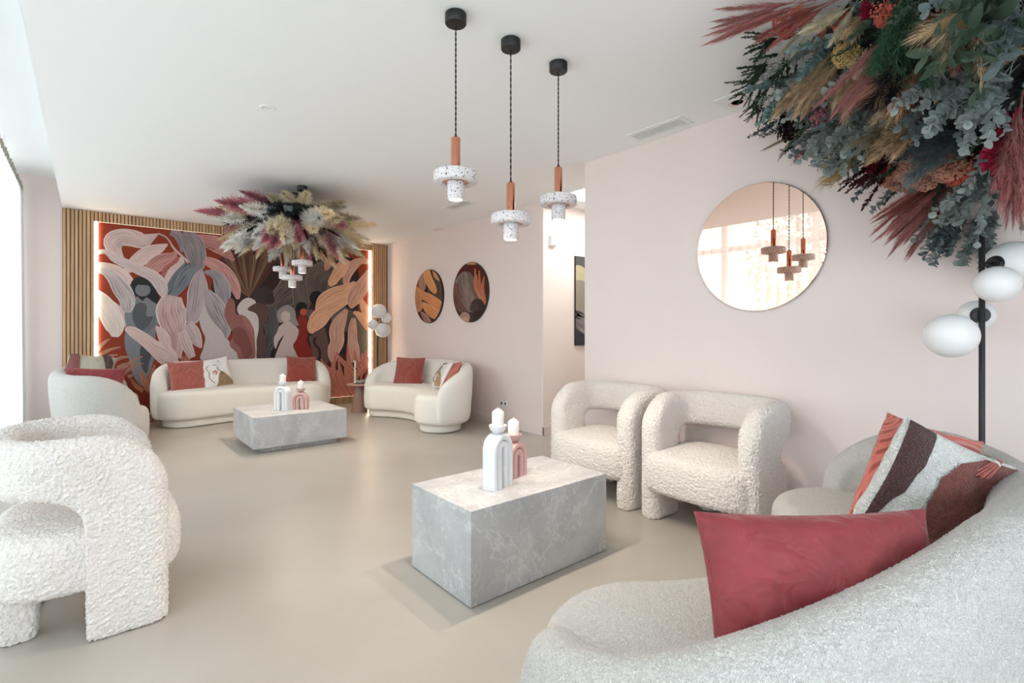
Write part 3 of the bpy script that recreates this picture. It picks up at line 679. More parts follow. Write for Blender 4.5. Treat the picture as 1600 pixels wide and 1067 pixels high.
pic = thing('wall_picture', 'tall dark picture in the corridor, half hidden by the wall', 'picture', (4.54, YC1, 1.03))
obj('canvas', box(0, .8, -.025, 0, 0, 1.09, .002), 'dark_edge', pic, smooth=False)
pp = Paint()
pp.blob([(-.1, -.1), (.9, -.1), (.9, 1.3), (-.1, 1.3)], (96, 96, 92)); pp.disc(.05, .78, .2, (206, 196, 160)); pp.disc(.08, .5, .3, (168, 160, 140))
pp.blob([(-.1, -.1), (.9, -.1), (.9, .42), (.3, .36), (.05, .42), (-.1, .38)], (70, 70, 76))
for k in range(6): pp.stroke((.02 + .05 * k, .2 + .03 * (k % 2)), (.06 + .05 * k, .36), .012, (150, 144, 138), (90, 88, 88))
pp.make('painting', lambda x, y, l: (min(max(x, .002), .798), -.026 - l * .5, min(max(y, .002), 1.088)), pic)
dev = thing('wall_lamp_box', 'small white emergency light box high on the corridor wall', 'wall fitting', (4.16, YC1, 2.25))
obj('housing', box(-.05, .05, -.05, 0, -.06, .07, .012), 'white_paint', dev); obj('lens', box(-.03, .03, -.058, -.048, -.045, -.02, .004), 'opal_glass', dev)
sk = thing('wall_socket', 'white double socket plate low on the pink wall', 'socket', (XO, 4.945, .294))
obj('plate', box(-.010, 0, -.075, .075, -.042, .042, .003), 'white_paint', sk)
for s in (-1, 1): obj('outlet', xf(lathe([(.021, 0), (.021, .004), (.018, .004), (.016, -.006), (0, -.006)], 20), Matrix.Translation((-.010, s * .035, 0)) @ MR), 'white_paint', sk)

# ================================================================== ceiling fittings
def vent(x0, x1, y0, y1, n, label, along_y=True):
    t = thing('ceiling_vent', label, 'vent', ((x0 + x1) / 2, (y0 + y1) / 2, H), 0, 'ceiling vents')
    w, l = (x1 - x0) / 2, (y1 - y0) / 2; b_ = .03
    obj('frame', join(box(-w - b_, -w, -l - b_, l + b_, -.006, 0), box(w, w + b_, -l - b_, l + b_, -.006, 0), box(-w, w, -l - b_, -l, -.006, 0), box(-w, w, l, l + b_, -.006, 0)), 'white_paint', t, smooth=False)
    obj('backing', box(-w, w, -l, l, -.0015, -.0005), 'dark_slot', t, smooth=False)
    for i in range(n):
        if along_y:
            c = -w + (i + .5) * 2 * w / n; q = 2 * w / n * .27; obj('louvre', box(c - q, c + q, -l, l, -.005, -.001), 'white_paint', t, smooth=False)
        else:
            c = -l + (i + .5) * 2 * l / n; q = 2 * l / n * .27; obj('louvre', box(-w, w, c - q, c + q, -.005, -.001), 'white_paint', t, smooth=False)
vent(3.16, 3.28, 1.955, 2.36, 5, 'white slotted ceiling vent beside the pink wall above the armchairs')
vent(3.31, 3.44, 4.80, 5.20, 4, 'white slotted ceiling vent just beyond the leftmost copper pendant')
vent(-.05, .26, 8.04, 8.09, 2, 'slim white slot vent in the ceiling above the wood slats', False)
hp = thing('ceiling_hatch', 'small square white plate on the ceiling towards the round pictures', 'ceiling plate', (3.94, 6.40, H))
obj('plate', box(-.055, .055, -.10, .10, -.008, 0, .003), 'trim_pink', hp); obj('rim', box(-.065, .065, -.11, .11, -.003, 0), 'white_paint', hp, smooth=False)
dl = thing('downlight', 'small round recessed white spotlight in the ceiling', 'downlight', (.915, 3.624, H))
obj('ring', lathe([(.030, -.001), (.034, -.006), (.046, -.006), (.050, 0)], 32), 'white_paint', dl); obj('cover', lathe([(0, -.003), (.029, -.003), (.029, -.0005)], 32), 'opal_glass', dl)
cs = thing('ceiling_speaker', 'square white ceiling fitting with round opening, partly under the flowers', 'ceiling fitting', (3.22, 1.57, H))
obj('plate', box(-.13, .13, -.07, .10, -.006, 0, .002), 'white_paint', cs, smooth=False); obj('cone', lathe([(.06, -.006), (.055, -.012), (.03, -.004), (0, -.003)], 32), 'trim_pink', cs)
lp = thing('corridor_light_panel', 'bright white light panel in the corridor ceiling', 'ceiling light', (4.5, 3.62, H - .001))
obj('diffuser', box(-.55, .55, -.28, .28, -.012, -.004), 'light_panel', lp, smooth=False); obj('rim', join(box(-.58, .58, .28, .31, -.014, 0), box(-.58, .58, -.31, -.28, -.014, 0), box(-.58, -.55, -.28, .28, -.014, 0), box(.55, .58, -.28, .28, -.014, 0)), 'white_paint', lp, smooth=False)

# ================================================================== pendants
def pendant(x, y, ztop, label, group):
    t = thing('pendant_lamp', label, 'pendant lamp', (x, y, H), 0, group)
    k = ztop - H
    obj('canopy', lathe([(.046, 0), (.050, -.003), (.050, -.045), (.047, -.049), (0, -.049)], 40), 'black_metal', t)
    V, Fc = [], []
    segs = []
    for q in (0, pi):                                    # twisted flex
        pts = []; n = 70
        for i in range(n + 1):
            z = -.049 + (k + .008 + .049) * i / n; a = q + i * .95
            pts.append((.0022 * math.cos(a), .0022 * math.sin(a), z))
        segs.append(tube(pts, .0022, 5))
    obj('flex', join(*segs), 'cord_black', t)
    obj('cord_grip', lathe([(.0, k + .012), (.008, k + .012), (.009, k - .001), (0, k - .001)], 16), 'black_metal', t)
    obj('copper_tube', lathe([(0, k + .002), (.0195, k + .002), (.0215, k), (.0215, k - .158), (0, k - .158)], 32), 'copper', t)
    d = k - .156
    obj('terrazzo_disc', lathe([(.021, d), (.096, d), (.102, d - .006), (.102, d - .047), (.097, d - .052), (.064, d - .052), (.060, d - .042), (.03, d - .042)], 56), 'terrazzo', t)
    obj('copper_insert', lathe([(.060, d - .0425), (.058, d - .046), (.034, d - .046), (.034, d - .0425)], 40), 'copper', t)
    obj('terrazzo_shade', lathe([(.030, d - .046), (.0385, d - .047), (.0385, d - .128), (.036, d - .131), (.031, d - .131), (.030, d - .120), (.030, d - .046)], 40), 'terrazzo', t)
    obj('bulb', lathe([(0, d - .122), (.0285, d - .122), (.0285, d - .112), (0, d - .112)], 32), 'bulb', t, smooth=False)
    l = bpy.data.lights.new('pendant_beam', 'SPOT'); l.energy = SPOT_W; l.color = WARM; l.spot_size = math.radians(140); l.spot_blend = .7; l.shadow_soft_size = .024
    lo = bpy.data.objects.new('pendant_beam', l); COL.objects.link(lo); lo.parent = t; lo.location = (0, 0, d - .134)
gr = 'copper and terrazzo pendants over the near table'
pendant(1.317, 1.98, 2.118, 'copper and terrazzo pendant lamp, leftmost of the three over the near table', gr)
pendant(1.652, 1.98, 1.969, 'copper and terrazzo pendant lamp hanging lowest, in the middle of the near three', gr)
pendant(1.995, 1.98, 2.119, 'copper and terrazzo pendant lamp nearest the corridor opening, right of the near three', gr)
gr = 'terrazzo pendants below the pampas cloud'
pendant(1.69, 5.38, 2.09, 'small looking terrazzo pendant below the pampas cloud, right of the three', gr)
pendant(1.69, 5.71, 1.965, 'small looking terrazzo pendant below the pampas cloud, lowest of the three', gr)
pendant(1.69, 6.06, 2.09, 'small looking terrazzo pendant below the pampas cloud, left of the three', gr)

# ================================================================== tables
t1 = thing('coffee_table', 'tall grey marble block coffee table near the sofa with velvet cushion', 'coffee table', (1.744, 2.075, 0), 0, 'marble coffee tables')
obj('block', box(-.459, .459, -.262, .262, .004, .427, .0015), 'marble', t1, smooth=False); obj('foot_plate', box(-.44, .44, -.245, .245, 0, .004), 'dark_slot', t1, smooth=False)
t2 = thing('coffee_table', 'low grey marble coffee table on recessed plinth in front of the long sofa', 'coffee table', (1.70, 5.84, 0), 0, 'marble coffee tables')
obj('block', box(-.465, .465, -.445, .445, .05, .36, .0015), 'marble', t2, smooth=False); obj('plinth', box(-.385, .385, -.375, .375, 0, .05), 'marble', t2, smooth=False)

def arch_holder(name, label, loc, rz, hgt, mat, group):
    t = thing(name, label, 'candle holder', loc, rz, group)
    sw_, dp = .0345, .085
    for nm, R_ in (('outer_arch', .0625), ('inner_arch', .028)):
        c = hgt - .080; path = []
        for i in range(5): path.append((-R_, c * i / 5))
        for i in range(17): a = pi - pi * i / 16; path.append((R_ * math.cos(a), c + R_ * math.sin(a)))
        for i in range(5): path.append((R_, c * (4 - i) / 5))
        RR = []
        for i, p in enumerate(path):
            a_ = Vector(path[max(0, i - 1)]); b_ = Vector(path[min(len(path) - 1, i + 1)]); tt = (b_ - a_).normalized(); nn = Vector((tt.y, -tt.x))
            ring_ = []
            for q in range(24):
                an = 2 * pi * q / 24; cx_, sy = math.cos(an), math.sin(an)
                u = sw_ / 2 * math.copysign(abs(cx_) ** .8, cx_); v = (dp / 2 - sw_ / 2) * (1 if sy > 0 else -1) * min(1, abs(sy) * 3) + sw_ / 2 * math.copysign(abs(sy) ** .8, sy)
                ring_.append(Vector((p[0] + nn.x * u, v, p[1] + nn.y * u)))
            RR.append(ring_)
        obj(nm, rings(RR, cap0=True, cap1=True), mat, t)
    z = hgt - .003
    obj('bowl', lathe([(.010, z), (.022, z + .003), (.036, z + .014), (.044, z + .030), (.046, z + .042), (.042, z + .042), (.036, z + .036), (0, z + .036)], 36), mat, t)
    cd = obj('candle', lathe([(.0305, z + .037), (.031, z + .105), (.029, z + .110), (.012, z + .124), (0, z + .128)], 32), 'wax', t)
    obj('wick', tube([(0, 0, z + .126), (.001, 0, z + .136)], .0015, 6), 'wax', cd)
arch_holder('arch_candle_holder', 'tall glossy white arch candle holder on the near marble table', (1.600, 2.020, .427), .25, .272, 'white_ceramic', 'arch candle holders')
arch_holder('arch_candle_holder', 'short dusty pink arch candle holder behind the white one, near table', (1.775, 2.105, .427), .25, .190, 'pink_ceramic', 'arch candle holders')
arch_holder('arch_candle_holder', 'tall white arch candle holder on the low far marble table', (1.60, 5.74, .36), -.9, .262, 'white_ceramic', 'arch candle holders')
arch_holder('arch_candle_holder', 'short pink arch candle holder on the low far marble table', (1.775, 5.70, .36), -.55, .185, 'pink_ceramic', 'arch candle holders')

st = thing('side_table', 'round taupe side table with tapering pedestal before the mural', 'side table', (3.09, 7.22, 0))
obj('pedestal', lathe([(.118, 0), (.118, .012), (.095, .14), (.075, .30), (.068, .40)], 40), 'taupe_table', st); obj('table_top', lathe([(.06, .396), (.168, .398), (.18, .405), (.183, .414), (.175, .418), (0, .416)], 48), 'taupe_top', st)
kn = thing('knot_ornament', 'sage stone knot ornament lying on the taupe side table', 'ornament', (3.11, 7.20, .417))
for k in range(3):
    pts = [Vector((.065 * math.cos(a) * (1 if k != 1 else .8), .035 * math.sin(a), .026 + .016 * math.sin(2 * a + k))) for a in [2 * pi * i / 24 for i in range(25)]]
    M = Matrix.Rotation(k * 1.05, 4, 'Z'); obj('loop', tube([M @ p for p in pts], .015, 10, False), 'sage_stone', kn)
tc = thing('twisted_candle', 'tall thin twisted ivory candle standing on the side table', 'candle', (3.045, 7.27, .417))
RR = []
for i in range(61):
    z = .33 * i / 60; rr = .013 * (1 - .35 * (i / 60)) ; RR.append([Vector((rr * (1 + .28 * math.cos(3 * (a - z * 42))) * math.cos(a), rr * (1 + .28 * math.cos(3 * (a - z * 42))) * math.sin(a), z + .012)) for a in [2 * pi * q / 18 for q in range(18)]])
obj('stick', rings(RR, cap0=True, cap1=True), 'wax', tc); obj('foot', lathe([(.026, 0), (.026, .008), (.015, .014), (0, .014)], 24), 'sage_stone', tc)

# ================================================================== sofas
def arc_outline(Rm, fm, w):
    """kidney outline, front is +y: (point, outward normal), spine point, list; starts at the middle of the back"""
    out, spine = [], []
    yc = Rm
    def arc(f): return Vector((Rm * math.sin(f), yc - Rm * math.cos(f)))
    n = 30
    def add(c, d): out.append((Vector((c.x + d.x * w, c.y + d.y * w)), Vector((d.x, d.y)))); spine.append(Vector((c.x, c.y)))
    for i in range(n): f = fm * i / n; add(arc(f), Vector((math.sin(f), -math.cos(f))))
    for i in range(24):
        a = pi * i / 24; f = fm; d0 = Vector((math.sin(f), -math.cos(f))); tt = Vector((math.cos(f), math.sin(f))); add(arc(f), d0 * math.cos(a) + tt * math.sin(a))
    for i in range(2 * n): f = fm - 2 * fm * i / (2 * n); add(arc(f), -Vector((math.sin(f), -math.cos(f))))
    for i in range(24):
        a = pi * i / 24; f = -fm; d0 = -Vector((math.sin(f), -math.cos(f))); tt = -Vector((math.cos(f), math.sin(f))); add(arc(f), d0 * math.cos(a) + tt * math.sin(a))
    for i in range(n): f = -fm + fm * i / n; add(arc(f), Vector((math.sin(f), -math.cos(f))))
    return out, spine
def sofa(label, loc, rz, mat, Rm=1.3, fm=.62, w=.36, hb=.80, hs=.45, end=.5, rise=.55, soft=0, nap=None):
    t = thing('curved_sofa', label, 'sofa', loc, rz, 'curved cream sofas')
    o, s = arc_outline(Rm, fm, w)
    fz = (lambda vf: nappy(vf, *nap)) if nap else (lambda vf: vf)
    obj('seat', fz(slab(o, s, .095, hs, .075, .06, .015)), mat, t)
    ob, sb = arc_outline(Rm, fm, w - .065)
    obj('base', slab(ob, sb, 0.004, .105, .03, .02), mat, t)
    # back shell: follows the back of the outline and wraps round both ends
    yc = Rm; pts = []
    def arc(f): return Vector((Rm * math.sin(f), yc - Rm * math.cos(f)))
    capa = pi * end
    for i in range(20):
        a = capa * (1 - i / 20); f = -fm; d0 = Vector((math.sin(f), -math.cos(f))); tt = -Vector((math.cos(f), math.sin(f))); d = d0 * math.cos(a) + tt * math.sin(a); pts.append((arc(f), d))
    for i in range(61): f = -fm + 2 * fm * i / 60; pts.append((arc(f), Vector((math.sin(f), -math.cos(f)))))
    for i in range(1, 21):
        a = capa * i / 20; f = fm; d0 = Vector((math.sin(f), -math.cos(f))); tt = Vector((math.cos(f), math.sin(f))); d = d0 * math.cos(a) + tt * math.sin(a); pts.append((arc(f), d))
    cl = [c + d * (w - .035) for c, d in pts]; ln = [0]
    for i in range(1, len(cl)): ln.append(ln[-1] + (cl[i] - cl[i - 1]).length)
    Lt = ln[-1]; RR = []
    ths = .085
    for (c, d), p, l in zip(pts, cl, ln):
        e = min(l, Lt - l)
        sl = soft and l < Lt / 2; u = min(1, e / (soft if sl else rise)); z0_ = hs + (.02 if sl else -.03); zt = z0_ + (hb - z0_) * (.72 * u + .28 * u * u * (3 - 2 * u) if sl else math.sqrt(max(0, 1 - (1 - u) ** 2)))
        th = ths * math.sqrt(max(.02, 1 - max(0, 1 - e / .05) ** 2))
        zb = .10; row = []
        rt = min(th, (zt - zb) * .3)
        prof = []
        for k in range(9): a = pi * k / 8; prof.append((-th * math.cos(a), zt - th * 1.15 + th * 1.15 * math.sin(a)))     # inner -> outer over the top
        h_ = zt - zb
        for q in (.75, .5, .3, .16): prof.append((th + .012 * math.sin(pi * q), zb + h_ * q))
        for k in range(5): a = pi / 2 * k / 4; prof.append((th - .07 * (1 - math.cos(a)), zb + .07 * (1 - math.sin(a))))
        prof.append((-th, zb)); prof.append((-th, zb + h_ * .3)); prof.append((-th, zb + h_ * .6))
        for x_, z in prof:
            lean = .05 * max(0, (z - .3) / .5) * u
            q = p + d * (x_ + lean); row.append(Vector((q.x, q.y, z)))
        RR.append(row)
    obj('backrest', fz(rings(RR, cap0=True, cap1=True)), mat, t)
    return t
sofa('white boucle curved sofa in the right foreground, nearest the camera', (1.86, .475, 0), 0, 'boucle_white', 1.1, .72, .315, rise=.55, soft=1.2, nap=(260, .0027, .0039))
sofa('ivory curved sofa with patterned cushion, set against the pink wall under round pictures', (3.57, 6.02, 0), pi / 2, 'weave_ivory', 1.1, .72, .31, rise=.8)
sofa('long ivory curved sofa standing in front of the mural', (1.70, 7.745, 0), pi, 'weave_ivory', 3.0, .25, .31, rise=.48)
sofa('cream boucle curved sofa seen from its end, by the curtain and mural', (.085, 7.10, 0), -pi / 2, 'boucle_white', 3.0, .24, .31, end=.68, rise=.42, nap=(150, .0025, .008))

# ================================================================== armchairs
def chair_meshes():
    # barrel: back, arms and front legs in one padded wall
    th = .068; hw = .39 - th; xr = -.215; x0 = -.02; xf_ = .295
    path = []
    for i in range(16): path.append(Vector((xf_ - (xf_ - x0) * i / 16, -hw)))
    for i in range(49):
        a = -pi / 2 - pi * i / 48; ca, sa = math.cos(a), math.sin(a); e = 2 / 2.4
        path.append(Vector((x0 + (x0 - xr) * math.copysign(abs(ca) ** e, ca), hw * math.copysign(abs(sa) ** e, sa))))
    for i in range(1, 17): path.append(Vector((x0 + (xf_ - x0) * i / 16, hw)))
    ln = [0]
    for i in range(1, len(path)): ln.append(ln[-1] + (path[i] - path[i - 1]).length)
    Lt = ln[-1]
    def at(l):
        l = min(max(l, 0), Lt)
        for i in range(1, len(path)):
            if ln[i] >= l:
                f = (l - ln[i - 1]) / max(1e-9, ln[i] - ln[i - 1]); return path[i - 1].lerp(path[i], f)
        return path[-1]
    ll = .27
    half = [0, .004, .012, .025, .045, .07, .10, .13, .16, .19, .22, .245, .262, ll, ll + .0005, ll + .006, ll + .016, ll + .03, ll + .05, ll + .075, ll + .10, ll + .13, ll + .15]
    k = half[-1]; mid = [k + (Lt - 2 * k) * i / 34 for i in range(1, 34)]
    ls = half + mid + [Lt - q for q in half[::-1]]
    RR = []
    for l in ls:
        e = min(l, Lt - l); p = at(l); tt = (at(l + .02) - at(l - .02)).normalized(); n = Vector((tt.y, -tt.x))
        if n.dot(p - Vector((.05, 0))) < 0: n = -n
        r_ = .25; zt = .80 - r_ + math.sqrt(max(0, r_ * r_ - max(0, r_ - e) ** 2)); 
        t_ = th * math.sqrt(max(.03, 1 - max(0, 1 - e / .06) ** 2))
        if e <= ll + 1e-6: zb = 0.0 if e < ll - .009 else .004
        else:
            q = min(.14, e - ll); zb = .43 + math.sqrt(max(0, .14 ** 2 - (.14 - q) ** 2))
        row = []; h_ = zt - zb
        for i in range(9): a = pi * i / 8; row.append((-t_ * math.cos(a), zt - t_ * 1.1 + t_ * 1.1 * math.sin(a)))
        zs = zt - t_ * 1.1; rb = min(.02, t_ * .5) if zb < .1 else min(.05, t_ * .8)
        for q in (.8, .6, .4, .2): row.append((t_, zb + rb + (zs - zb - rb) * q))
        for i in range(4): a = pi / 2 * i / 3; row.append((t_ - rb * (1 - math.cos(a)), zb + rb * (1 - math.sin(a))))
        for i in range(4): a = pi / 2 * i / 3; row.append((-t_ + rb * (1 - math.sin(a)), zb + rb * (1 - math.cos(a))))
        for q in (.2, .4, .6, .8): row.append((-t_, zb + rb + (zs - zb - rb) * q))
        rw = []
        for x_, z in row:
            w_ = max(0, min(1, (.2 - p.x) / .4)); lean = .035 * w_ * max(0, (z - .35) / .45)
            q = p + n * (x_ + lean); rw.append(Vector((q.x, q.y, z)))
        RR.append(rw)
    barrel = rings(RR, cap0=True, cap1=True)
    # seat
    o, s = [], []
    N_ = 96
    for i in range(N_):
        a = 2 * pi * i / N_; ca, sa = math.cos(a), math.sin(a)
        ex = 2 / (4.5 if ca > 0 else 3.2)
        fx = (.335 if ca > 0 else .305); p = Vector((.02 + fx * math.copysign(abs(ca) ** ex, ca), .372 * math.copysign(abs(sa) ** ex, sa)))
        o.append(p)
    o2 = []
    for i in range(N_):
        tt = (o[(i + 1) % N_] - o[i - 1]).normalized(); o2.append((o[i], Vector((tt.y, -tt.x))))
    s = [Vector((.02, 0)) for p in o]
    seat = slab(o2, s, .19, .445, .075, .05, .03)
    leg = slab([(Vector((.06 * math.copysign(abs(math.cos(a)) ** .5, math.cos(a)), .055 * math.copysign(abs(math.sin(a)) ** .5, math.sin(a)))), Vector((math.cos(a), math.sin(a)))) for a in [2 * pi * i / 28 for i in range(28)]],
               [Vector((0, 0))] * 28, 0, .24, .01, .012)
    return mesh_from('backrest', *nappy(barrel, 135, .0058, .0046)), mesh_from('seat', *nappy(seat, 135, .0058, .0046)), mesh_from('leg', *nappy(leg, 135, .0058, .0046))
CM = chair_meshes()
for q in CM: q.materials.append(MATS['teddy_cream'])
def chair(label, loc, rz):
    t = thing('barrel_armchair', label, 'armchair', loc, rz, 'cream teddy barrel armchairs')
    put('barrel_back', CM[0], None, t); put('seat', CM[1], None, t)
    for s in (-1, 1): put('rear_leg', CM[2], None, t, (-.185, s * .16, 0))
chair('cream teddy barrel armchair by the corridor corner, half behind the marble table', (3.065, 2.475, 0), pi)
chair('cream teddy barrel armchair beside the foreground sofa, shadow on pink wall', (3.065, 1.625, 0), pi)
chair('cream teddy barrel armchair at the left edge, seen from behind', (-.03, 2.955, 0), 0)

# ================================================================== cushions
def pillow(w, h, t, nx=28, pinch=.06):
    def side(sg):
        rows = []
        for j in range(nx + 1):
            v = -1 + 2 * j / nx; row = []
            for i in range(nx + 1):
                u = -1 + 2 * i / nx
                px_ = u * (1 - pinch * (1 - abs(v) ** 2) * abs(u) ** 3 * 0 - pinch * (1 - v * v)); pz_ = v * (1 - pinch * (1 - u * u))
                th = (max(0, (1 - u ** 2)) ** .42) * (max(0, (1 - v ** 2)) ** .42)
                wr = .02 * noise.noise(Vector((u * 2.2, v * 2.2, sg + w * 9))) + .012 * noise.noise(Vector((u * 5, v * 5, sg * 3 + h)))
                row.append(Vector((px_ * w / 2, sg * (t / 2 * th + .004 + wr * th), pz_ * h / 2 + h / 2)))
            rows.append(row)
        return rows
    a, b_ = side(-1), side(1)
    n = nx + 1; V = [p for r_ in a for p in r_]; Fc = []
    for j in range(nx):
        for i in range(nx): Fc.append([j * n + i, j * n + i + 1, (j + 1) * n + i + 1, (j + 1) * n + i])
    o = len(V); V += [p for r_ in b_ for p in r_]
    for j in range(nx):
        for i in range(nx): Fc.append([o + j * n + i, o + (j + 1) * n + i, o + (j + 1) * n + i + 1, o + j * n + i + 1])
    loop = [i for i in range(n)] + [j * n + nx for j in range(1, n)] + [nx * n + i for i in range(nx - 1, -1, -1)] + [j * n for j in range(nx - 1, 0, -1)]
    for k in range(len(loop)): p, q = loop[k], loop[(k + 1) % len(loop)]; Fc.append([q, p, p + o, q + o])
    return V, Fc
def frame_rot(yaw, lean, roll=0): return Matrix.Rotation(yaw, 3, 'Z') @ Matrix.Rotation(lean, 3, 'X') @ Matrix.Rotation(roll, 3, 'Y')
def cushion(name, label, loc, yaw, lean, roll, size, mat, t=.15, group=None, h=None):
    o = thing(name, label, 'cushion', loc, 0, group); o.rotation_euler = frame_rot(yaw, lean, roll).to_euler()
    c = obj('cover', pillow(size, h or size, t), mat, o)
    return o, c
def relief(name, pts, size, t, mat, parent, sg=-1, off=.009, h=None):
    """flat appliqué on the front (-y) of a pillow: polygon in unit coordinates draped on its surface"""
    from mathutils.geometry import tessellate_polygon
    bm = bmesh.new(); vs = [bm.verts.new((p[0], p[1], 0)) for p in pts]; f = bm.faces.new(vs)
    bmesh.ops.triangulate(bm, faces=[f]); bmesh.ops.subdivide_edges(bm, edges=bm.edges[:], cuts=5, use_grid_fill=True)
    bmesh.ops.triangulate(bm, faces=bm.faces[:])
    V = []
    bm.verts.index_update()
    for v in bm.verts:
        u, w_ = v.co.x, v.co.y
        th = (max(0, 1 - u * u) ** .42) * (max(0, 1 - w_ * w_) ** .42)
        wr = .02 * noise.noise(Vector((u * 2.2, w_ * 2.2, sg + size * 9))) + .012 * noise.noise(Vector((u * 5, w_ * 5, sg * 3 + size)))
        V.append(Vector((u * (1 - .06 * (1 - w_ * w_)) * size / 2, sg * (t / 2 * th + .004 + wr * th + off), (w_ * (1 - .06 * (1 - u * u)) + 1) * (h or size) / 2)))
    Fc = [[v.index for v in f.verts] for f in bm.faces]; bm.free()
    return obj(name, (V, Fc), mat, parent)
def tassel(parent, p, d):
    tb = []
    for k in range(30):
        a = 2 * pi * k / 30; r_ = .017 * (k % 3 + 1) / 3
        q = Vector((r_ * math.cos(a), r_ * .8 * math.sin(a), r_ * math.sin(a + 1) * .4)); tb.append(tube([Vector(p) + q * .35, Vector(p) + Vector(d) * .35 + q * .8, Vector(p) + Vector(d) + q * 1.3], .0022, 4))
    ts = obj('tassel', join(*tb), 'pl_rose', parent)
    obj('tassel_band', tube([Vector(p) + Vector(d) * .16, Vector(p) + Vector(d) * .24], .012, 12), 'shag_white', ts)
def cushion(name, label, c, ax, n, w, h, mat, t=.14, group=None, drop=0):
    """c = middle, ax = direction of its width, n = direction its front faces"""
    ax = Vector(ax).normalized(); n = Vector(n); n = (n - ax * n.dot(ax)).normalized(); y = -n; z = ax.cross(y)
    M = Matrix((ax, y, z)).transposed()
    o = thing(name, label, 'cushion', Vector(c) - z * h / 2, 0, group); o.rotation_euler = M.to_euler()
    obj('cover', pillow(w, h, t), mat, o)
    return o
gS1, gS2, gS3, gS4 = 'cushions on the foreground sofa', 'cushions on the curtain side sofa', 'cushions on the long sofa', 'cushions on the sofa below the round pictures'
cushion('velvet_cushion', 'dark red velvet cushion leaning on the foreground sofa back, nearest the camera', (1.31, .43, .585), (.42, -.33, 0), (-.60, -.72, .28), .57, .42, 'velvet_red', .15, gS1)
cushion('ribbed_cushion', 'coral ribbed cushion tucked behind the shaggy one on the foreground sofa', (2.19, .442, .71), (.803, -.522, -.285), (-.571, -.812, -.12), .38, .38, 'ribbed_coral', .11, gS1)
sh = cushion('shaggy_cushion', 'shaggy rust, brown and white cushion with tassel on the foreground sofa', (1.985, .364, .712), (.754, -.514, -.409), (-.603, -.789, -.119), .40, .38, 'shag_white', .12, gS1)
relief('rust_pile', [(-.12, .72), (.3, .95), (.985, .97), (.985, .2), (.97, -.4), (.8, -.85), (.3, -.97), (-.45, -.96), (-.25, -.55), (-.42, -.1), (-.36, .35)], .40, .12, 'shag_rust', sh, h=.38)
relief('brown_pile', [(-.99, .975), (-.55, .98), (-.66, .5), (-.76, 0), (-.88, -.5), (-.985, -.9), (-.99, 0)], .40, .12, 'shag_brown', sh, h=.38)
tassel(sh, (.085, -.050, .372), (-.045, -.012, -.06))
# long sofa
cushion('ribbed_cushion', 'coral ribbed cushion at the left end of the long sofa', (.99, 7.70, .62), (.975, .222, .015), (.2, -.9, .3), .43, .40, 'ribbed_coral', .12, gS3)
ar = cushion('art_cushion', 'white cushion with line drawing and ochre patch on the long sofa', (1.30, 7.76, .635), (.98, .06, .16), (.05, -.9, .3), .40, .42, 'wax', .12, gS3)
def art(parent, size):
    relief('ochre_patch', [(.15, -.2), (.35, .1), (.6, -.1), (.95, -.6), (.93, -.95), (-.1, -.95), (.05, -.6)], size, .12, 'pl_tan', parent, off=.002)
    relief('sun_patch', [(.16 * math.cos(a) - .02, .02 + .16 * math.sin(a)) for a in [2 * pi * i / 12 for i in range(12)]], size, .12, 'pl_peach', parent, off=.002)
    for pts in ([(-.5, .45), (-.3, .6), (.1, .55), (.2, .2), (.45, -.1)], [(-.5, .45), (-.4, .1), (-.45, -.3), (-.2, -.7)], [(-.5, .8), (-.35, .86), (-.2, .8), (-.05, .88)], [(.05, .82), (.2, .9), (.4, .8)]):
        q = [];
        for p in cat([(x_, y_, 0) for x_, y_ in pts], 5):
            u, v = p.x, p.y; th = (max(0, 1 - u * u) ** .42) * (max(0, 1 - v * v) ** .42)
            wr = .02 * noise.noise(Vector((u * 2.2, v * 2.2, -1 + size * 9))) + .012 * noise.noise(Vector((u * 5, v * 5, -3 + size)))
            q.append((u * size / 2 * (1 - .06 * (1 - v * v)), -(.06 * th + .006 + wr * th), v * size / 2 * (1 - .06 * (1 - u * u)) + size / 2))
        obj('drawn_line', tube(q, .0035, 5), 'pl_plum', parent)
art(ar, .40)
cushion('ribbed_cushion', 'rust ribbed cushion at the right end of the long sofa', (2.42, 7.75, .63), (.971, -.232, -.049), (-.2, -.9, .3), .41, .40, 'ribbed_rust', .12, gS3)
# sofa under the round pictures
cushion('ribbed_cushion', 'rust ribbed cushion on the sofa below the round pictures, towards the mural', (3.50, 6.45, .635), (.646, -.763, -.02), (-.7, -.6, .3), .43, .40, 'ribbed_rust', .12, gS4)
a2 = cushion('art_cushion', 'white patterned cushion half behind a coral cushion below the round pictures', (3.52, 5.60, .63), (-.25, -.95, .1), (-.85, .15, .5), .38, .38, 'wax', .10, gS4); art(a2, .38)
cushion('velvet_cushion', 'plain coral cushion at the near end of the sofa below the round pictures', (3.565, 5.455, .635), (-.35, -.9, .1), (-.75, .45, .45), .40, .38, 'velvet_coral', .10, gS4)
# sofa by the curtain
s2 = cushion('shaggy_cushion', 'shaggy brown and sand cushion lying high on the curtain side sofa', (.02, 7.35, .80), (.97, -.1, -.1), (.1, -.55, .85), .44, .42, 'shag_sand', .12, gS2)
relief('rust_pile', [(-.95, -.9), (-.35, -.93), (-.45, 0), (-.6, .93), (-.95, .9)], .44, .12, 'shag_rust', s2)
relief('brown_pile', [(.35, .93), (.7, .93), (.95, .2), (.93, -.9), (.75, -.9), (.6, 0)], .44, .12, 'shag_brown', s2)
cushion('velvet_cushion', 'wine red velvet cushion just showing over the curtain side sofa back', (.05, 6.85, .63), (.97, -.12, -.06), (.1, -.9, .3), .50, .40, 'velvet_red', .14, gS2)

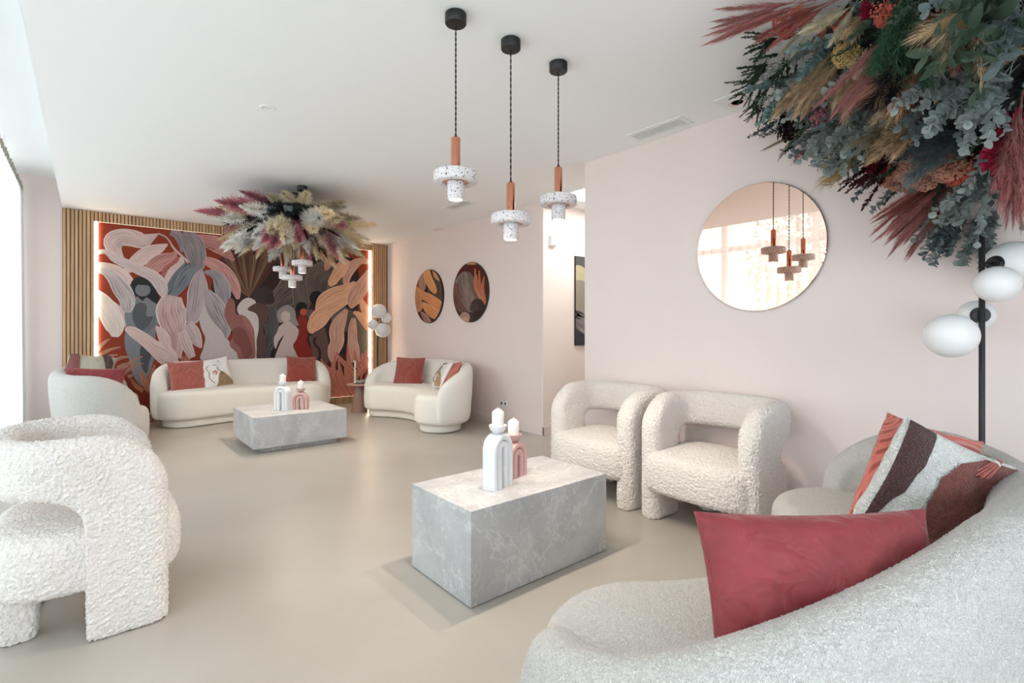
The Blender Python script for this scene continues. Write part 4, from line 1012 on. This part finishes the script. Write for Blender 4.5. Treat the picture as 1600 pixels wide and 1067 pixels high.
# ================================================================== floor lamps
def ellipsoid(rx, rz, n=32, m_=18):
    return lathe([(max(1e-4, rx * math.sin(pi * k / m_)) if 0 < k < m_ else 0, -rz * math.cos(pi * k / m_)) for k in range(m_ + 1)], n)
def floor_lamp(label, loc, rz, globes, h=1.65):
    t = thing('globe_floor_lamp', label, 'floor lamp', loc, rz, 'black floor lamps with white globes')
    obj('base', lathe([(.13, 0), (.13, .012), (.12, .018), (.02, .02), (0, .02)], 40), 'black_metal', t)
    obj('pole', lathe([(0, .015), (.0115, .015), (.0115, h - .003), (.009, h), (0, h)], 20), 'black_metal', t)
    for (x, y, z, r) in globes:
        d = Vector((x, y, 0)); ln_ = d.length; d = d / ln_
        g = obj('globe', ellipsoid(r, r * .97), 'opal_glass', t, (x, y, z))
        a = d * .0; e = Vector((x, y, 0)) - d * (r * .93)
        pts = [Vector((0, 0, z)), Vector((e.x, e.y, z))]
        obj('arm', tube([p for p in pts], .007, 10), 'black_metal', t)
        M = Matrix.Translation((e.x, e.y, z)) @ Vector((0, 0, 1)).rotation_difference(d).to_matrix().to_4x4()
        obj('cup', xf(lathe([(.010, -.022), (.030, -.020), (.036, -.006), (.037, .012), (.034, .012)], 28), M), 'black_metal', t)
LP1 = (3.10, .387)
g1 = [(2.85 - LP1[0], .445 - LP1[1] + .01, 1.198, .097), (2.97 - LP1[0], .343 - LP1[1] - .02, 1.418, .079), (.09, .03, 1.291, .072), (.16, -.085, 1.525, .108)]
floor_lamp('black floor lamp with white globes behind the foreground sofa under the flowers', (*LP1, 0), 0, g1)
floor_lamp('black floor lamp with white globes in the far corner by the slats', (3.758, 8.03, 0), 0, [(.02, -.17, 1.21, .125), (.11, -.10, 1.42, .09), (-.12, -.10, 1.30, .09), (-.03, -.12, 1.53, .125)], 1.62)

# ================================================================== dried flowers
def strip(V, Fc, pts, w, side):
    o = len(V)
    for i, p in enumerate(pts):
        k = w * (1 - i / (len(pts) - 1) * .85); V.append(p - side * k); V.append(p + side * k)
    for i in range(len(pts) - 1): Fc.append([o + 2 * i, o + 2 * i + 1, o + 2 * i + 3, o + 2 * i + 2])
def plume_mesh(seed, ln, rad, n, sw_=.0016, droop=.5, tight=.35):
    """feathery grass plume along +z"""
    rg = random.Random(seed); V, Fc = tube([(0, 0, -.25 * ln), (.0, 0, ln * .5), (0, 0, ln * .95)], [.002, .0018, .0008], 4)
    V = [Vector(v) for v in V]; bend = rg.uniform(-.12, .12)
    for i in range(n):
        u = rg.random(); z = ln * (.02 + .93 * u); a = rg.uniform(0, 2 * pi)
        prof = math.sin(pi * min(1, .12 + u * .9)) ** .7
        l = ln * tight * (1.05 - .6 * u) * rg.uniform(.6, 1.1); r_ = rad * prof * rg.uniform(.4, 1.05)
        d = Vector((math.cos(a), math.sin(a), 0)); sd = Vector((-math.sin(a), math.cos(a), 0)); p0 = Vector((bend * u * u * ln, 0, z))
        p1 = p0 + d * r_ * .55 + Vector((0, 0, l * .5)); p2 = p0 + d * r_ + Vector((0, 0, l)) + sd * rg.uniform(-.3, .3) * r_
        p2.z -= droop * r_
        strip(V, Fc, [p0, p1, p2], sw_, sd)
    return mesh_from('plume', V, Fc, False)
def leaf_mesh(w, l, cup=.2, n=5):
    V, Fc = [], []
    for i in range(n + 1):
        u = i / n; ww = w / 2 * math.sin(pi * (.06 + .90 * u)) ** .75; z = -cup * l * (u - .5) ** 2
        V += [Vector((-ww, u * l, z + cup * ww * .6)), Vector((0, u * l, z)), Vector((ww, u * l, z + cup * ww * .6))]
    for i in range(n):
        for k in range(2): a = i * 3 + k; Fc.append([a, a + 1, a + 4, a + 3])
    return V, Fc
def leaf_frames(seed, ln, n, tilt=.9, pair=True):
    rg = random.Random(seed); out = []
    for i in range(n):
        z = ln * (.1 + .9 * (i / n)); a = (i // 2) * 1.57 + (pi if i % 2 else 0) + rg.uniform(-.4, .4) if pair else rg.uniform(0, 6.28)
        s = (1.05 - .45 * i / n) * rg.uniform(.8, 1.15)
        M = Matrix.Translation((0, 0, z)) @ Matrix.Rotation(a, 4, 'Z') @ Matrix.Rotation(tilt + rg.uniform(-.35, .35), 4, 'X') @ Matrix.Rotation(rg.uniform(-.4, .4), 4, 'Y') @ Matrix.Scale(s, 4)
        out.append(M)
    return out
def sprig_mesh(seed, ln, n, leaf, tilt=.9, pair=True, stem=.002):
    parts = [tube([(0, 0, -.2 * ln), (.006, 0, ln * .5), (0, .006, ln)], [stem, stem, stem * .5], 4)]
    for M in leaf_frames(seed, ln, n, tilt, pair): parts.append(xf(leaf, M))
    return mesh_from('sprig', *join(*parts), smooth=True)
def bead(r): return lathe([(0, -r), (r * .87, -r * .5), (r * .87, r * .5), (0, r)], 5)
def cluster_mesh(seed, ln, rad, n, r):
    """branching head of tiny buds"""
    rg = random.Random(seed); parts = [tube([(0, 0, -.4 * ln), (0, 0, ln * .4)], [.002, .0015], 4)]
    for i in range(n):
        a = rg.uniform(0, 2 * pi); q = rg.random() ** .5; z = ln * (1 - .75 * q * q * rg.uniform(.6, 1.1)); p = Vector((rad * q * math.cos(a), rad * q * math.sin(a), z))
        parts.append(move(bead(r * rg.uniform(.7, 1.3)), p))
        if i % 7 == 0: parts.append(tube([(0, 0, ln * .15), p * .6, p], .0009, 3))
    return mesh_from('cluster', *join(*parts), smooth=False)
def needle_mesh(seed, ln, n):
    rg = random.Random(seed); V, Fc = tube([(0, 0, -.2 * ln), (0, 0, ln)], [.0022, .001], 4); V = [Vector(v) for v in V]
    for i in range(n):
        a = rg.uniform(0, 6.28); z = ln * rg.random(); d = Vector((math.cos(a), math.sin(a), 0)); l = .05 * rg.uniform(.6, 1.1)
        p = Vector((0, 0, z)); strip(V, Fc, [p, p + d * l * .6 + Vector((0, 0, l * .6)), p + d * l * .8 + Vector((0, 0, l * 1.0))], .0022, Vector((-d.y, d.x, 0)))
    return mesh_from('needles', V, Fc, False)
KIND = {}
KIND['pampas'] = [plume_mesh(s, .34, .05, 620, .0022) for s in (1, 2, 3)]
KIND['bigpampas'] = [plume_mesh(s, .42, .085, 900, .0034, .6, .34) for s in (31, 32, 33)]
KIND['feather'] = [plume_mesh(s, .40, .030, 380, .0013, .2, .30) for s in (4, 5)]
KIND['tail'] = [plume_mesh(s, .13, .030, 260, .0011, .0, .30) for s in (6, 7)]
KIND['airy'] = [plume_mesh(s, .30, .085, 300, .0007, .1, .55) for s in (8, 9)]
LF_ROUND = leaf_mesh(.042, .044, .25)
KIND['euca'] = [sprig_mesh(s, .26, 22, LF_ROUND, .75) for s in (11, 12, 13)]
KIND['ruscus'] = [sprig_mesh(s, .28, 58, leaf_mesh(.018, .034, .15, 4), .95, False) for s in (14, 15)]
KIND['long'] = [sprig_mesh(s, .24, 12, leaf_mesh(.040, .095, .2), .55, False) for s in (16, 17)]
KIND['cluster'] = [cluster_mesh(s, .11, .055, 210, .0042) for s in (18, 19)]
KIND['petal'] = [sprig_mesh(s, .10, 30, leaf_mesh(.030, .030, .3, 4), .8, False) for s in (20, 21)]
KIND['needle'] = [needle_mesh(s, .30, 230) for s in (22, 23)]
KIND['berry'] = [cluster_mesh(s, .13, .045, 42, .0085) for s in (24, 25)]
for ms in KIND.values():
    for q in ms: q.materials.append(None)
NAME = dict(bigpampas='pampas_plume', pampas='pampas_plume', feather='feather_grass', tail='bunny_tail', airy='airy_grass', euca='eucalyptus_sprig', ruscus='leafy_sprig', long='broad_leaf_sprig', cluster='blossom_head', petal='petal_bloom', needle='green_needle_sprig', berry='berry_stem')
LEAFS = dict(long=(mesh_from('leaf', *leaf_mesh(.040, .095, .2)), .24, 12, .55, False), euca=(mesh_from('leaf', *LF_ROUND), .26, 22, .75, True))
for q in LEAFS.values(): q[0].materials.append(None)
def leafy(parent, kind, col, p, d, s, seed):
    """sprig whose leaves are pieces of their own"""
    me, ln, n, tilt, pair = LEAFS[kind]
    o = obj(NAME[kind], tube([(0, 0, -.2 * ln), (.006, 0, ln * .5), (0, .006, ln)], [.002, .002, .001], 4), col, parent, p)
    o.rotation_euler = Vector((0, 0, 1)).rotation_difference(Vector(d).normalized()).to_euler(); o.scale = (s, s, s)
    for M in leaf_frames(seed, ln, n, tilt, pair):
        f = bpy.data.objects.new('leaf', me); COL.objects.link(f); f.parent = o; f.material_slots[0].link = 'OBJECT'; f.material_slots[0].material = MATS[col]
        lo, ro, sc_ = M.decompose(); f.location = lo; f.rotation_euler = ro.to_euler(); f.scale = sc_
    return o
NLEAF = [0]
def stem(parent, kind, col, p, d, s=1.0, roll=None):
    if kind == 'long' and parent.name.startswith('wall_flower') and NLEAF[0] < 132 or kind == 'euca' and s < -1:
        NLEAF[0] += 12; return leafy(parent, kind, col, p, d, abs(s), NLEAF[0])
    me = random.choice(KIND[kind]); o = bpy.data.objects.new(NAME[kind], me); COL.objects.link(o); o.parent = parent
    o.material_slots[0].link = 'OBJECT'; o.material_slots[0].material = MATS[col]
    q = Vector((0, 0, 1)).rotation_difference(Vector(d).normalized()) @ Matrix.Rotation(random.uniform(0, 6.28) if roll is None else roll, 3, 'Z').to_quaternion()
    o.rotation_euler = q.to_euler(); o.location = p; o.scale = (s, s, s); return o

# ---- pampas cloud over the low table
fc = thing('hanging_pampas_cloud', 'round hanging cloud of cream pampas and dried grasses over the low table', 'flower cloud', (1.69, 5.66, H))
core = []
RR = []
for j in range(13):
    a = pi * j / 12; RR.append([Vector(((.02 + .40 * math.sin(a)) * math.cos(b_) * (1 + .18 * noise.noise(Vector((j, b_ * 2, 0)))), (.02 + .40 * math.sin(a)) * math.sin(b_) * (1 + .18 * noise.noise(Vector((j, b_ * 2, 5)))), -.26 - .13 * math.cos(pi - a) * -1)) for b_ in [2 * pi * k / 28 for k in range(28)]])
obj('dark_core', rings(RR), 'dark_fill', fc)  # dark lumpy mass filling the middle of the cloud
obj('hanger', join(*[tube([(.2 * math.cos(a), .2 * math.sin(a), -.2), (.2 * math.cos(a), .2 * math.sin(a), 0)], .0015, 5) for a in (0, 2.1, 4.2)]), 'black_metal', fc)
rg = random.Random(5)
for i in range(66):                          # outer skirt
    a = 2 * pi * i / 66 + rg.uniform(-.06, .06); el = rg.uniform(-.95, .0); d = Vector((math.cos(a) * math.cos(el), math.sin(a) * math.cos(el), math.sin(el)))
    p = Vector((d.x * .30, d.y * .30, -.28 + .10 * math.sin(el)))
    c = rg.choice(['pl_cream'] * 5 + ['pl_white'] * 5 + ['pl_pink', 'pl_pink', 'pl_rose', 'pl_sand', 'pl_plum'])
    stem(fc, 'feather' if c in ('pl_plum', 'pl_rose') else 'bigpampas', c, p, d, rg.uniform(1.05, 1.4))
for i in range(62):                          # drooping underside
    a = rg.uniform(0, 2 * pi); el = rg.uniform(-1.35, -.5); d = Vector((math.cos(a) * math.cos(el), math.sin(a) * math.cos(el), math.sin(el)))
    r_ = rg.uniform(.12, .38); p = Vector((math.cos(a) * r_, math.sin(a) * r_, -.34))
    k, c = rg.choice([('bigpampas', 'pl_cream'), ('bigpampas', 'pl_white'), ('bigpampas', 'pl_cream'), ('bigpampas', 'pl_pink'), ('feather', 'pl_rose'), ('feather', 'pl_plum'), ('pampas', 'pl_mauve'), ('ruscus', 'pl_plum'), ('euca', 'pl_euca_d'), ('berry', 'pl_berry'), ('tail', 'pl_pink')])
    stem(fc, k, c, p, d, rg.uniform(.8, 1.1))
for i in range(16):                          # short plumes over the top
    a = 2 * pi * i / 16; el = rg.uniform(.0, .22); d = Vector((math.cos(a) * math.cos(el), math.sin(a) * math.cos(el), math.sin(el)))
    stem(fc, 'bigpampas', rg.choice(['pl_cream', 'pl_white', 'pl_cream', 'pl_pink', 'pl_sand']), Vector((d.x * .16, d.y * .16, -.20)), d, rg.uniform(.8, 1.05))
for i in range(60):                          # dark filling between
    a = rg.uniform(0, 2 * pi); el = rg.uniform(-1.0, -.12); d = Vector((math.cos(a) * math.cos(el), math.sin(a) * math.cos(el), math.sin(el)))
    k, c = rg.choice([('ruscus', 'pl_dark'), ('euca', 'pl_euca_d'), ('ruscus', 'pl_plum'), ('long', 'pl_plum'), ('petal', 'pl_burgundy'), ('needle', 'pl_dark'), ('berry', 'pl_berry')])
    stem(fc, k, c, Vector((d.x * .28, d.y * .28, -.25 + .12 * math.sin(el))), d, rg.uniform(.9, 1.35))

# ---- big flower cloud in the corner above the foreground sofa
CC, CR = Vector((3.40, -.05, 2.70)), Vector((1.22, 1.30, .88))
bc = thing('wall_flower_cloud', 'huge dried flower cloud of eucalyptus and grasses in the upper right corner', 'flower cloud', CC)
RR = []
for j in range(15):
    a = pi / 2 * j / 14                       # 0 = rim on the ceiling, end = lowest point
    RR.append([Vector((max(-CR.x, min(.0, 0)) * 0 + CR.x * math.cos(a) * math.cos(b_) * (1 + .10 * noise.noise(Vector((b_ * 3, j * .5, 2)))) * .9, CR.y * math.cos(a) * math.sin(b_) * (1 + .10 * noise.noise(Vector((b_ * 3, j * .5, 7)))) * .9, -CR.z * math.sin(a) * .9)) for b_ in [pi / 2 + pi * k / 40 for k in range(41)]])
obj('dark_core', rings(RR, close_u=False), 'dark_fill', bc)  # dark lumpy mass filling the mound under the stems
def hit(px, py):
    a = (px - CX) / F_PX; d = Vector((SN + CS * a, CS - SN * a, -(py - HY) / F_PX)); o = Vector((0, 0, CAM_H)) - CC
    A_ = sum((d[i] / CR[i]) ** 2 for i in range(3)); B_ = 2 * sum(o[i] * d[i] / CR[i] ** 2 for i in range(3)); C2 = sum((o[i] / CR[i]) ** 2 for i in range(3)) - 1
    ds = B_ * B_ - 4 * A_ * C2
    t = (-B_ - math.sqrt(ds)) / (2 * A_) if ds > 0 else None
    p = (o + d * t) if t else None
    if p is None or p.x > -.05 or p.z > -.02:
        ts = [(-.06 - o.x) / d.x]
        if d.z > 0: ts.append((-.03 - o.z) / d.z)
        t = min(ts); p = o + d * t
    return p, d
RIGHT, UP = Vector((CS, -SN, 0)), Vector((0, 0, 1)); FWD = Vector((SN, CS, 0))
def accent(kind, col, px, py, ang, s=1.0, n=1, spread=.25, out=.35, back=.0):
    """a bunch whose root sits at that place of the mound, growing along ang (degrees, 0 = right, 90 = up, as seen from the room)"""
    for i in range(n):
        p, d = hit(px + random.uniform(-10, 10) * (n > 1), py + random.uniform(-8, 8) * (n > 1))
        a = math.radians(ang) + random.uniform(-spread, spread)
        g = Vector((p.x / CR.x ** 2, p.y / CR.y ** 2, p.z / CR.z ** 2)).normalized()
        dr = RIGHT * math.cos(a) + UP * math.sin(a) + g * out * random.uniform(.6, 1.2)
        q = p - d * back
        if q.x + dr.normalized().x * .3 * s > -.03: dr.x = min(dr.x, -.05)
        if kind == 'euca' and (px, py) == (1510, 310): leafy(bc, kind, col, q, dr, s * random.uniform(.85, 1.15), 50 + i)
        else: stem(bc, kind, col, q, dr, s * random.uniform(.85, 1.15))
random.seed(21)
# foliage all over the mound
N_ = 250
for i in range(N_):
    zz = (i + .5) / N_; b_ = pi / 2 + pi * ((i * .618034) % 1); a = math.asin(min(1, zz ** .9))
    g = Vector((math.cos(a) * math.cos(b_), math.cos(a) * math.sin(b_), -math.sin(a)))
    p = Vector((CR.x * g.x, CR.y * g.y, CR.z * g.z)) * .92
    if p.x > -.04: continue
    if p.y < -.75: continue
    d = Vector((g.x, g.y + .25, g.z - .35)) + Vector((random.uniform(-.5, .5), random.uniform(-.5, .5), random.uniform(-.4, .3)))
    if p.x > -.3: d.x = -abs(d.x) * .6 - .1
    if p.z > -.2 and d.z > 0: d.z = -d.z
    k, c = random.choice([('euca', 'pl_euca')] * 4 + [('euca', 'pl_euca_d')] * 4 + [('ruscus', 'pl_leaf')] * 2 + [('long', 'pl_euca_d'), ('euca', 'pl_teal'), ('ruscus', 'pl_dark'), ('cluster', 'pl_olive')])
    stem(bc, k, c, p, d, random.uniform(.75, 1.1))
AC = [('feather', 'pl_mauve', 1235, 10, 200, .95, 6, .22), ('feather', 'pl_rose', 1290, 10, 215, .8, 4), ('cluster', 'pl_coral', 1232, 30, 250, .8, 3), ('cluster', 'pl_coral', 1255, 15, 260, .6, 2),
      ('ruscus', 'pl_leaf', 1210, 62, 200, .55, 12, .9), ('ruscus', 'pl_leaf', 1215, 120, 260, .6, 8, .9), ('ruscus', 'pl_leaf', 1235, 90, 230, .6, 8, .9), ('ruscus', 'pl_dark', 1230, 165, 250, .6, 6, .8), ('ruscus', 'pl_leaf', 1196, 100, 215, .55, 12, .9), ('ruscus', 'pl_leaf', 1184, 132, 225, .5, 12, .9), ('ruscus', 'pl_leaf', 1190, 160, 240, .5, 10, .8), ('ruscus', 'pl_leaf', 1240, 140, 250, .6, 6, .8),
      ('pampas', 'pl_ivory', 1335, 5, 235, .65, 3), ('feather', 'pl_ivory', 1280, 30, 240, .6, 3), ('petal', 'pl_coral', 1330, 20, 270, .9, 3, .6), ('petal', 'pl_magenta', 1355, 2, 270, .9, 2, .6), ('cluster', 'pl_coral', 1380, 2, 280, .8, 3),
      ('tail', 'pl_sand', 1352, 15, 255, 1.2, 2), ('petal', 'pl_peach', 1295, 45, 260, .8, 2), ('euca', 'pl_teal', 1300, 65, 230, .9, 4, .7), ('euca', 'pl_teal', 1310, 85, 260, .8, 3, .7),
      ('cluster', 'pl_yellow', 1335, 65, 265, .8, 3), ('cluster', 'pl_ivory', 1345, 90, 270, .8, 3), ('feather', 'pl_mauve', 1405, 45, 235, 1.0, 4, .12), ('petal', 'pl_coral', 1350, 115, 200, .6, 1),
      ('needle', 'pl_fern', 1410, 0, 270, .95, 5, .25), ('needle', 'pl_fern', 1425, 20, 285, .8, 3, .25), ('needle', 'pl_dark', 1440, 60, 240, 1.0, 5, .25),
      ('pampas', 'pl_sand', 1310, 85, 235, .95, 5, .25), ('pampas', 'pl_sand', 1290, 100, 240, .8, 4, .3), ('cluster', 'pl_yellow', 1285, 130, 240, .8, 3), ('cluster', 'pl_tan', 1310, 130, 250, .8, 3), ('petal', 'pl_peach', 1265, 150, 220, .8, 2), ('airy', 'pl_sand', 1330, 110, 260, .7, 3),
      ('petal', 'pl_yellow', 1445, 25, 300, .8, 2), ('petal', 'pl_yellow', 1490, 40, 220, .9, 4, .5), ('petal', 'pl_yellow', 1510, 35, 230, .8, 3), ('tail', 'pl_plum', 1470, 10, 250, 1.3, 3), ('airy', 'pl_sand', 1525, 0, 250, .9, 4, .8), ('airy', 'pl_tan', 1510, 5, 300, .8, 3, .8),
      ('petal', 'pl_pink', 1545, 25, 260, .8, 2), ('berry', 'pl_pink', 1540, 40, 270, .7, 3), ('petal', 'pl_plum', 1510, 65, 250, 1.0, 3), ('tail', 'pl_mauve', 1515, 60, 240, 1.2, 3),
      ('long', 'pl_leaf', 1585, 20, 200, 1.1, 4, .6), ('long', 'pl_leaf', 1560, 60, 220, 1.1, 4, .6), ('long', 'pl_euca_d', 1590, 5, 250, 1.0, 2, .6),
      ('airy', 'pl_peach', 1450, 80, 235, 1.0, 4, .5), ('airy', 'pl_sand', 1440, 95, 225, .9, 4, .5), ('tail', 'pl_cream', 1460, 105, 255, 1.0, 2), ('cluster', 'pl_tan', 1400, 120, 230, 1.0, 4), ('cluster', 'pl_yellow', 1390, 135, 250, .8, 3), ('cluster', 'pl_olive', 1470, 120, 260, .7, 3),
      ('euca', 'pl_euca', 1290, 120, 220, .9, 5, .6), ('euca', 'pl_teal', 1250, 130, 220, .9, 5, .6), ('euca', 'pl_euca', 1360, 160, 250, 1.0, 6, .6), ('euca', 'pl_euca', 1330, 180, 240, 1.0, 6, .6), ('euca', 'pl_euca_d', 1300, 200, 230, .9, 5, .5), ('euca', 'pl_euca', 1350, 215, 240, .9, 4, .5), ('berry', 'pl_berry', 1250, 195, 220, .9, 4, .5), ('euca', 'pl_euca_d', 1220, 190, 225, .7, 3, .4),
      ('berry', 'pl_pink', 1290, 165, 260, .8, 3), ('cluster', 'pl_coral', 1290, 195, 250, .6, 3), ('airy', 'pl_mauve', 1300, 190, 225, .7, 3), ('feather', 'pl_olive', 1250, 195, 222, .6, 3), ('airy', 'pl_yellow', 1360, 225, 215, .9, 4, .3), ('cluster', 'pl_ivory', 1365, 215, 250, .8, 3),
      ('pampas', 'pl_tan', 1470, 165, 215, 1.0, 5, .15), ('pampas', 'pl_olive', 1440, 170, 210, .9, 4, .15), ('petal', 'pl_burgundy', 1385, 235, 235, 1.1, 5, .6), ('petal', 'pl_burgundy', 1400, 215, 200, 1.0, 4, .6), ('ruscus', 'pl_plum', 1400, 250, 215, .8, 5, .4), ('ruscus', 'pl_plum', 1375, 260, 215, .7, 4, .3),
      ('cluster', 'pl_peach', 1490, 240, 230, 1.2, 6, .5), ('cluster', 'pl_peach', 1450, 255, 225, 1.2, 6, .5), ('cluster', 'pl_peach', 1420, 265, 215, 1.0, 5, .5), ('cluster', 'pl_coral', 1500, 250, 250, .9, 3),
      ('feather', 'pl_mauve', 1480, 285, 218, 1.0, 8, .18), ('feather', 'pl_rose', 1465, 280, 212, .9, 6, .18), ('feather', 'pl_mauve', 1490, 300, 228, .9, 5, .18), ('needle', 'pl_euca_d', 1510, 215, 190, .9, 4, .4), ('airy', 'pl_euca_d', 1500, 215, 200, .9, 3, .4),
      ('euca', 'pl_euca', 1540, 280, 240, 1.1, 6, .6), ('euca', 'pl_euca', 1510, 310, 230, 1.1, 7, .5), ('euca', 'pl_euca_d', 1500, 330, 240, 1.0, 6, .5), ('euca', 'pl_euca', 1550, 330, 255, 1.0, 6, .5), ('euca', 'pl_euca', 1535, 345, 250, .8, 4, .4), ('euca', 'pl_euca', 1480, 340, 245, .7, 3, .4),
      ('euca', 'pl_euca', 1500, 110, 240, 1.0, 6, .7), ('euca', 'pl_euca', 1540, 130, 240, 1.0, 6, .7), ('euca', 'pl_euca', 1570, 110, 250, 1.0, 5, .7), ('euca', 'pl_euca_d', 1480, 140, 220, .9, 4, .6),
      ('feather', 'pl_mauve', 1590, 190, 262, .85, 6, .2), ('feather', 'pl_mauve', 1598, 205, 265, .85, 5, .2), ('pampas', 'pl_mauve', 1600, 170, 260, .9, 3, .2), ('tail', 'pl_tan', 1595, 85, 200, 1.3, 2)]
for k, c, x, y, ang, s, n, *sp in AC: accent(k, c, x, y, ang, s, n, sp[0] if sp else .35)
# magenta palm fan, every blade a piece of its own
p, d = hit(1582, 245); p = p - d * .10
blade = mesh_from('blade', [(-.002, 0, 0), (.002, 0, 0), (-.013, .003, .10), (0, -.004, .10), (.013, .003, .10), (-.017, .004, .165), (0, -.004, .172), (.017, .004, .162)], [[0, 1, 3], [0, 3, 2], [1, 4, 3], [2, 3, 6, 5], [3, 4, 7, 6]], False)
blade.materials.append(MATS['pl_magenta'])
fan = obj('palm_fan', tube([Vector((0, 0, 0)) - FWD * -.12, Vector((0, 0, 0))], .004, 6), 'pl_magenta', bc, p)
for i in range(24):
    a = math.radians(60 + 200 * i / 23); dr = RIGHT * math.cos(a) + UP * math.sin(a) - FWD * (.25 + .12 * (i % 2))
    o = put('blade', blade, None, fan); q = Vector((0, 0, 1)).rotation_difference(dr.normalized()); 
    # turn the blade's flat side towards the room
    f = q @ Vector((0, 1, 0)); want = (FWD - dr.normalized() * FWD.dot(dr.normalized())).normalized()
    o.rotation_euler = (f.rotation_difference(want) @ q).to_euler(); s = random.uniform(.85, 1.1); o.scale = (s, s, s)
for ms in KIND.values():
    for q in ms:
        if q.users == 0: bpy.data.meshes.remove(q)
